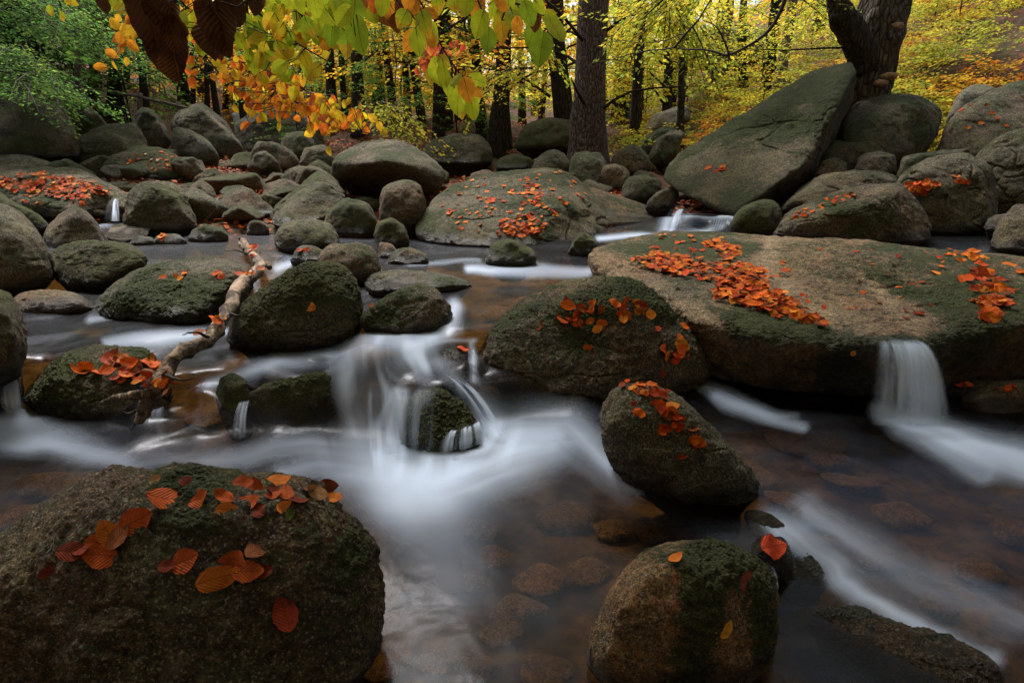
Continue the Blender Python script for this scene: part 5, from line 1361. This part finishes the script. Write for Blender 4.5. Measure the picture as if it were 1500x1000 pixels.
# railing and pole at the left back
Yr = 12.5
root = empty('wooden_railing', PY(180, 165, Yr)); tag(root, 'weathered rustic pole railing crossing the dark bank at the left back', 'railing')
og = np.array(root.location)
for pp in ([(60,118),(130,130),(210,142)], [(205,142),(240,150),(275,158)]):
    V, F, UV = tube(smooth_poly([PY(a, b, Yr) for a, b in pp], 16), .028, 8); V += .01 * np.stack([fbm(V * 4, 2, s) for s in (1, 2, 3)], 1)
    link('rail', mesh_np('rail', V - og, F, M['rail'], uv=UV), root)
for a, b in ((98,122),(205,141),(262,155)):
    V, F, UV = tube([PY(a, b - 5, Yr + .04), PY(a, b + 10, Yr + .04), PY(a, b + 30, Yr + .04)], .045, 8)
    link('post', mesh_np('post', V - og, F, M['rail'], uv=UV), root)
V, F, UV = tube(smooth_poly([PY(115,150,11), PY(114,110,11), PY(113,70,11), PY(110,20,11), PY(112,-60,11)], 20), np.linspace(.055, .03, 20), 9)
V += .012 * np.stack([fbm(V * 5, 2, s) for s in (1, 2, 3)], 1)
tag(obj_at('birch_pole', V, F, M['barkpale'], V[0], uv=UV), 'thin pale bare birch stem standing before the railing at left', 'tree')
# trail marker post
c = PY(346, 172, 13.0)
V, F, UV = tube([c + np.array([0, 0, -.5]), c + np.array([0, 0, .05]), c + np.array([0, 0, .09])], [.075, .075, .05], 4)
tag(obj_at('marker_post', V, F, M['post'], V[0], smooth=False, uv=UV), 'short pale blue-grey marker post behind the back boulders', 'post')

# ------------------------------------------------------------------ green boughs over the dark boulder at left
rr = np.random.default_rng(61)
def bough(label, base, tip, pal, n, size, wid, name='beech_branch', r0=.02, m=30, L=(.35, .7), droop=.35, tmpl=None, jit=.12):
    base, tip = np.array(base), np.array(tip)
    root = empty(name, base); tag(root, label, 'branch')
    mid = (base + tip) / 2 + np.array([0, 0, np.linalg.norm(tip - base) * .10])
    q = smooth_poly([base, mid, tip], 16)
    mm = Multi(); V, F, UV = tube(q, np.linspace(r0, r0 * .15, 16), 6); mm.add(V, F, None, UV)
    t = rr.uniform(.1, 1, n); C = np.array([q[int(a * 15)] for a in t]) + rr.normal(0, jit, (n, 3)) * np.array([1, 1, .6])
    d = nrmz(tip - base); s = nrmz(np.cross(d, [0, 0, 1]))
    D = d[None] * rr.uniform(.2, 1, (n, 1)) + s[None] * rr.normal(0, wid, (n, 1)) + np.array([0, 0, 1]) * rr.normal(-.1, .12, (n, 1))
    Ls = rr.uniform(*L, n)
    for k in range(n):
        V, F, UV = tube([C[k], C[k] + nrmz(D[k]) * Ls[k] * .5 - np.array([0, 0, droop * .25 * Ls[k]]), C[k] + nrmz(D[k]) * Ls[k] - np.array([0, 0, droop * Ls[k]])], [r0 * .25, r0 * .18, r0 * .08], 4, False)
        mm.add(V, F, None, UV)
    link('twigs', mm.mesh('twigs', M['twig'], origin=base, col=False), root)
    m2 = Multi(); m2.add(*sprays(C, D, Ls, m, size, PAL[pal], rr, droop=droop, tmpl=tmpl))
    link('foliage', m2.mesh('foliage', M['foliage'], origin=base, smooth=False), root)
    return root
for i, (b, t, lab) in enumerate([((-160,-30,8.6), (120,30,8.2), 'uppermost green leafy bough reaching in from the left edge'), ((-160,20,8.6), (170,70,9.0), 'long green leafy bough reaching in above the railing'),
        ((-60,40,9.4), (225,90,10.2), 'green bough drooping towards the upright rounded stone'), ((-160,70,7.4), (60,90,7.6), 'dark green bough hanging over the huge shaded boulder'),
        ((-60,112,7.2), (85,128,7.3), 'lowest dark green bough draped on the face of the shaded boulder'), ((-100,-60,9), (230,0,9.5), 'high green bough behind the orange leaves at upper left'),
        ((40,-10,10), (270,60,11), 'green bough ending behind the dark curled leaves')]):
    bough(lab, PY(*b), PY(*t), 'green', 52, .045, .9, m=44, L=(.35, .8))
for i, (b, t, pal, lab) in enumerate([((700,-60,7.5), (800,60,7.2), 'yg', 'yellow-green bough beside the dark leaning trunk'), ((960,-30,6.8), (1010,60,6.5), 'yg', 'yellow-green bough right of the thick trunk, near the upper edge'),
        ((1080,-60,6.0), (920,50,6.5), 'yg', 'thin-leaved bough crossing right of the thick purple-grey trunk'), ((560,150,9.5), (600,185,9.0), 'yg', 'small yellow-green bough low over the big dark boulder'),
        ((780,100,9.5), (700,130,9.0), 'yg', 'green-yellow bough hanging between the leaning trunk and its left neighbour'), ((1040,-30,7), (1200,20,8), 'yg', 'bright bough along the upper edge left of the gnarled tree')]):
    bough(lab, PY(*b), PY(*t), pal, 30, .06, .9, m=26)
# bare dead branch right of centre
root = empty('dead_branch', PY(1150, -20, 4.2)); tag(root, 'dark bare crooked branch hanging in front of the right slope', 'branch')
og = np.array(root.location)
mm = Multi()
for pp, r0 in (([(1160,-30,4.2),(1145,10,4.2),(1128,45,4.2),(1100,65,4.2),(1068,80,4.3),(1040,76,4.4),(990,70,4.6)], .014), ([(1068,80,4.3),(1060,62,4.3),(1052,42,4.3),(1030,30,4.4)], .008),
               ([(1068,80,4.3),(1068,92,4.3)], .006), ([(990,70,4.6),(1004,50,4.6),(1030,20,4.5),(1060,-30,4.4)], .010), ([(990,70,4.6),(930,78,4.9),(860,96,5.2)], .006), ([(1004,50,4.6),(960,62,4.8),(900,60,5)], .005)):
    V, F, UV = tube(smooth_poly([PY(*a) for a in pp], 22), np.linspace(r0, r0 * .35, 22), 7); V += .008 * np.stack([fbm(V * 9, 2, s) for s in (1, 2, 3)], 1)
    mm.add(V, F, None, UV)
link('twigs', mm.mesh('twigs', M['twig'], origin=og, col=False), root)

# ------------------------------------------------------------------ near hanging leaves
YG, GN, YL, OG, BR, RB = (.50, .58, .03), (.34, .50, .03), (.72, .58, .03), (.80, .34, .03), (.24, .08, .02), (.50, .11, .02)
def hang(name, label, twigs, lst, Y, mat='leaf', size=1.0, sd=1, cat='branch', jitY=.12, r0=.003, fold=.25, wav=.03):
    rr = np.random.default_rng(sd)
    base = PY(twigs[0][0][0], twigs[0][0][1], Y)
    root = empty(name, base); tag(root, label, cat)
    mm = Multi(); tips = []
    for tw in twigs:
        q = smooth_poly([PY(a, b, Y + rr.normal(0, .01)) for a, b in tw], 18)
        V, F, UV = tube(q, np.linspace(r0, r0 * .4, 18), 6); mm.add(V, F, None, UV); tips.append(q)
    tips = np.concatenate(tips)
    pos, ax, nm, sc, col = [], [], [], [], []
    for q in lst:
        px, py, L = q[:3]; c = q[3]; a = math.radians(q[4] if len(q) > 4 else rr.normal(0, 22))
        Yl = Y + rr.normal(0, jitY)
        s = L * .88 / FPX * Yl / ray(px, py)[1] * size
        d = np.array([math.sin(a), rr.normal(0, .22), -math.cos(a)]); d = nrmz(d)
        p = PY(px, py, Yl) - d * s * .5
        n = np.array([rr.normal(0, .35), -1, rr.normal(.25, .3)])
        pos.append(p); ax.append(d); nm.append(n); sc.append(s); col.append(np.array(c) * rr.uniform(.85, 1.12))
        # stalk back to the nearest twig point
        k = np.argmin(((tips - p) ** 2).sum(1)); t0 = tips[k]
        if np.linalg.norm(t0 - p) < .35 * Y:
            V, F, UV = tube([t0, (t0 + p) / 2 + np.array([0, 0, -.01]), p, p + d * s * .3], [r0 * .35, r0 * .28, r0 * .25, r0 * .15], 4, False); mm.add(V, F, None, UV)
    link('twigs', mm.mesh('twigs', M['twig'], origin=base, col=False), root)
    N = len(pos)
    V, F, C, UV = leaves(T_HI, pos, ax, nm, np.array(sc), np.array(col), fold=rr.uniform(-.15, fold * 2, N), curl=rr.uniform(-.25, .3, N), wav=rr.uniform(0, wav * 2, N))
    # colour runs from green to orange at some tips
    k = np.repeat(rr.uniform(0, 1, N) < .35, len(T_HI[0])) & (UV[:, 1] + fbm(V * 40, 2, 3) * .3 > .62)
    if mat == 'leaf': C[k] = C[k] * .4 + np.array((.75, .33, .03)) * .6
    C = C * (1 + .25 * fbm(V * 26, 3, 77))[:, None]
    m2 = Multi(); m2.add(V, F, np.clip(C, 0, .95), UV)
    link('leaves', m2.mesh('leaves', M[mat], origin=base), root)

hang('beech_branch', 'near yellow-green beech twig hanging at top centre-left with mixed orange leaves',
     [[(500,-40),(512,0),(520,30),(522,60)], [(540,-40),(570,-10),(600,20),(620,40)], [(600,-30),(615,10),(608,50)]],
     [(519,18,52,GN),(527,52,62,GN,6),(509,62,52,GN,-8),(504,25,44,YG),(531,6,28,BR),(549,6,32,RB),(545,22,34,YG,30),(563,22,44,BR,32),(572,18,40,OG,20),(586,8,30,BR,-25),(590,28,40,YG),(597,28,26,BR),
      (605,26,38,YL),(608,12,36,OG,25),(613,20,30,RB,30),(630,20,30,OG,65),(622,35,48,YG,15),(634,50,40,YG),(602,60,44,OG,-35),(612,62,44,YG,5),(631,60,28,OG),(581,34,34,BR,5),(560,6,40,YG),(576,2,36,YL),(490,10,44,YG),
      (478,22,40,YG),(486,50,44,GN),(500,-2,46,GN),(598,2,34,OG),(640,8,34,YG),(462,8,40,YG)], 1.35, sd=2)
hang('beech_branch', 'near yellow-green beech twig hanging at top centre-right, above the leaning trunk',
     [[(690,-40),(700,0),(712,30)], [(730,-40),(745,0),(770,10),(790,30)], [(745,0),(735,30)], [(770,10),(800,25),(818,40)]],
     [(684,8,42,YG),(700,14,40,OG,-20),(703,36,48,YG,-18),(715,60,44,GN),(736,40,54,YL,8),(746,20,36,YG),(757,14,38,YG),(735,8,28,OG,50),(758,38,30,OG),(767,14,40,YG),(774,20,44,GN,20),(786,32,34,BR,-12),
      (812,42,60,YG,28),(780,50,44,GN,-20),(793,74,62,GN,-8),(752,28,42,YG),(745,3,34,YG),(665,2,36,YG),(806,26,34,YL,50),(790,10,30,YG,40),(722,12,30,YG)], 1.35, sd=3)
hang('beech_branch', 'near beech twig ending in a hanging bunch of yellow-green leaves left of the thick trunk',
     [[(590,-40),(625,20),(648,70),(668,100),(686,122)], [(668,100),(665,130)], [(648,70),(640,90)]],
     [(640,106,48,YG,12),(652,108,46,YG,6),(650,90,28,YL,40),(633,110,34,GN,-10),(668,118,28,YG),(700,118,34,YG,72),(671,146,52,YG,-6),(684,132,44,OG,15),(694,138,38,YG,20),(692,160,38,YG,8),(689,124,24,YL),
      (656,126,34,YG),(677,160,34,YG,-4),(700,135,24,OG,40)], 1.5, sd=4)
hang('dry_leaf_cluster', 'large dark brown shrivelled leaves hanging close to the camera at upper left',
     [[(140,-72),(225,-60),(318,-60),(392,-46)], [(225,-60),(232,-10),(240,20)], [(318,-60),(316,-10),(318,10)], [(380,-50),(376,-10)]],
     [(218,28,84,(.13,.06,.028),-4),(240,14,70,(.11,.05,.022),6),(249,74,92,(.12,.05,.024),6),(257,98,50,(.30,.14,.05),10),(232,50,60,(.10,.045,.02),-10),(261,30,52,(.13,.06,.03),18),(310,42,88,(.12,.055,.024),-4),
      (326,44,80,(.11,.05,.022),8),(322,66,46,(.22,.10,.04),4),(340,10,54,(.10,.05,.022),8),(375,4,38,(.12,.06,.03),-14),(154,2,36,(.12,.06,.03),-10),(300,20,40,(.10,.04,.02),-18),(250,48,60,(.12,.05,.02),-4)], .72,
     mat='leafdry', sd=5, cat='dead leaves', jitY=.02, fold=.55, wav=.10, size=1.12)
rl = np.random.default_rng(8)
def along(poly, n, spread, L, pal):
    P = smooth_poly(poly, 60); out = []
    for i in range(n):
        k = rl.integers(0, 60); p = P[k] + rl.normal(0, spread, 2) * np.array([1, .8])
        out.append((p[0], p[1], L * rl.uniform(.7, 1.2), pal[rl.integers(0, len(pal))], rl.normal(-10, 45)))
    return out
OP = [OG, OG, (.78,.24,.02), (.75,.46,.03), YL, (.62,.14,.02)]
hang('beech_branch', 'long slanting beech branch with small orange leaves descending to the back boulders',
     [[(250,-30),(275,15),(310,50),(350,90),(400,125),(450,160),(500,185),(545,196)], [(350,90),(420,115),(470,150)], [(275,15),(300,80),(340,130)], [(310,50),(360,60),(400,80)]],
     along([(268,15),(330,70),(400,125),(450,158),(500,178)], 230, 17, 19, OP) + along([(280,90),(320,110),(370,150),(380,160)], 50, 14, 17, OP) + along([(470,165),(545,190)], 34, 9, 18, OP) + along([(380,110),(430,160)], 36, 18, 17, OP), 3.0, sd=6, jitY=.2, r0=.006)
hang('beech_branch', 'small bunch of orange leaves hanging alone at the upper left over the green thicket',
     [[(195,-30),(190,20),(182,60)]], along([(190,30),(172,82)], 26, 13, 20, OP[:4]), 3.0, sd=7, r0=.004)
hang('beech_branch', 'mass of yellow-green beech leaves filling the top between the dark dry leaves and centre',
     [[(330,-40),(380,20),(430,60),(480,90)], [(400,-40),(440,20),(470,60)], [(360,0),(370,50),(400,90)]],
     along([(350,10),(380,60),(420,90)], 62, 24, 31, [YG, YG, YL, GN]) + along([(420,10),(460,50),(490,30)], 54, 24, 32, [YG, YG, YL, GN, OG]) + along([(270,20),(300,60)], 14, 16, 32, [YG, YL]) + along([(160,0),(210,12)], 14, 12, 26, [YG, YL]), 2.1, sd=9, r0=.005)
hang('beech_branch', 'two or three small yellow leaves at the upper edge far left', [[(60,-30),(85,0),(90,14)]], [(75,16,18,YG,0),(92,24,18,YG,10),(100,2,18,YL,40),(108,4,16,YL,60)], 2.4, sd=10, r0=.003)
hang('beech_branch', 'hanging twig of small red-orange leaves behind the near yellow-green bunch', [[(600,60),(630,80),(640,100)]], along([(610,105),(640,80),(660,75)], 34, 10, 15, [(.7,.16,.05),(.7,.25,.05),(.6,.1,.04)]), 3.4, sd=11, r0=.004)

# ------------------------------------------------------------------ unseen beech boughs added above the camera to shade the foreground
def shade_bough(label, x, y, z, dx, dy, L, n, pal, sd):
    global rr
    rr = np.random.default_rng(sd)
    o = bough(label, (x, y, z), (x + dx * L, y + dy * L, z + .2), pal, n, .085, 1.1, r0=.05, m=30, L=(.7, 1.5), droop=.12, jit=.55)
    o['group'] = 'added beech boughs shading the stream'
for i in range(16):
    ax_ = -7.5 if i % 2 else 7.5
    shade_bough('unseen leafy beech bough added high above the viewer to shade the stream', ax_, -4.5 + (i // 2) * 1.35, 4.6 + .35 * (i % 3), -np.sign(ax_), .05 * (i % 3 - 1), 8.5, 150, ['yg', 'yellow'][i % 2], 300 + i)
# ------------------------------------------------------------------ camera, light, air
cam = bpy.data.cameras.new('camera')
cam.lens = LENS; cam.sensor_width = 36; cam.clip_end = 2000; cam.clip_start = 0.02
co = bpy.data.objects.new('camera', cam); COL.objects.link(co)
co.location = CAM; co.rotation_euler = (math.pi / 2 - PITCH, 0, 0)
SC.camera = co

SUN_EL, SUN_AZ = math.radians(58), math.radians(-25)   # azimuth measured from +Y towards +X
w = bpy.data.worlds.new('World'); SC.world = w; w.use_nodes = True
nt = w.node_tree; nt.nodes.clear()
sky = nt.nodes.new('ShaderNodeTexSky'); sky.sky_type = 'NISHITA'; sky.sun_disc = False
sky.sun_elevation = SUN_EL; sky.sun_rotation = SUN_AZ
sky.air_density = 1.0; sky.dust_density = 4.0; sky.ozone_density = 0.6
bg = nt.nodes.new('ShaderNodeBackground'); bg.inputs[1].default_value = 0.11
wo = nt.nodes.new('ShaderNodeOutputWorld')
nt.links.new(sky.outputs[0], bg.inputs[0]); nt.links.new(bg.outputs[0], wo.inputs[0])
sd = bpy.data.lights.new('sun', 'SUN'); sd.energy = 3.2; sd.angle = math.radians(24); sd.color = (1.0, 0.96, 0.90)
so = bpy.data.objects.new('sun', sd); COL.objects.link(so)
v = Vector((math.sin(SUN_AZ) * math.cos(SUN_EL), math.cos(SUN_AZ) * math.cos(SUN_EL), math.sin(SUN_EL)))
so.rotation_euler = v.to_track_quat('Z', 'Y').to_euler()
so.location = v * 50
SC.view_settings.view_transform = 'Standard'; SC.view_settings.look = 'None'
SC.view_settings.exposure = 1.25; SC.view_settings.gamma = 1.0
SC.cycles.max_bounces = 7; SC.cycles.diffuse_bounces = 3; SC.cycles.glossy_bounces = 2
SC.cycles.transparent_max_bounces = 10; SC.cycles.transmission_bounces = 4
SC.cycles.use_denoising = True
SC.cycles.sample_clamp_indirect = 4
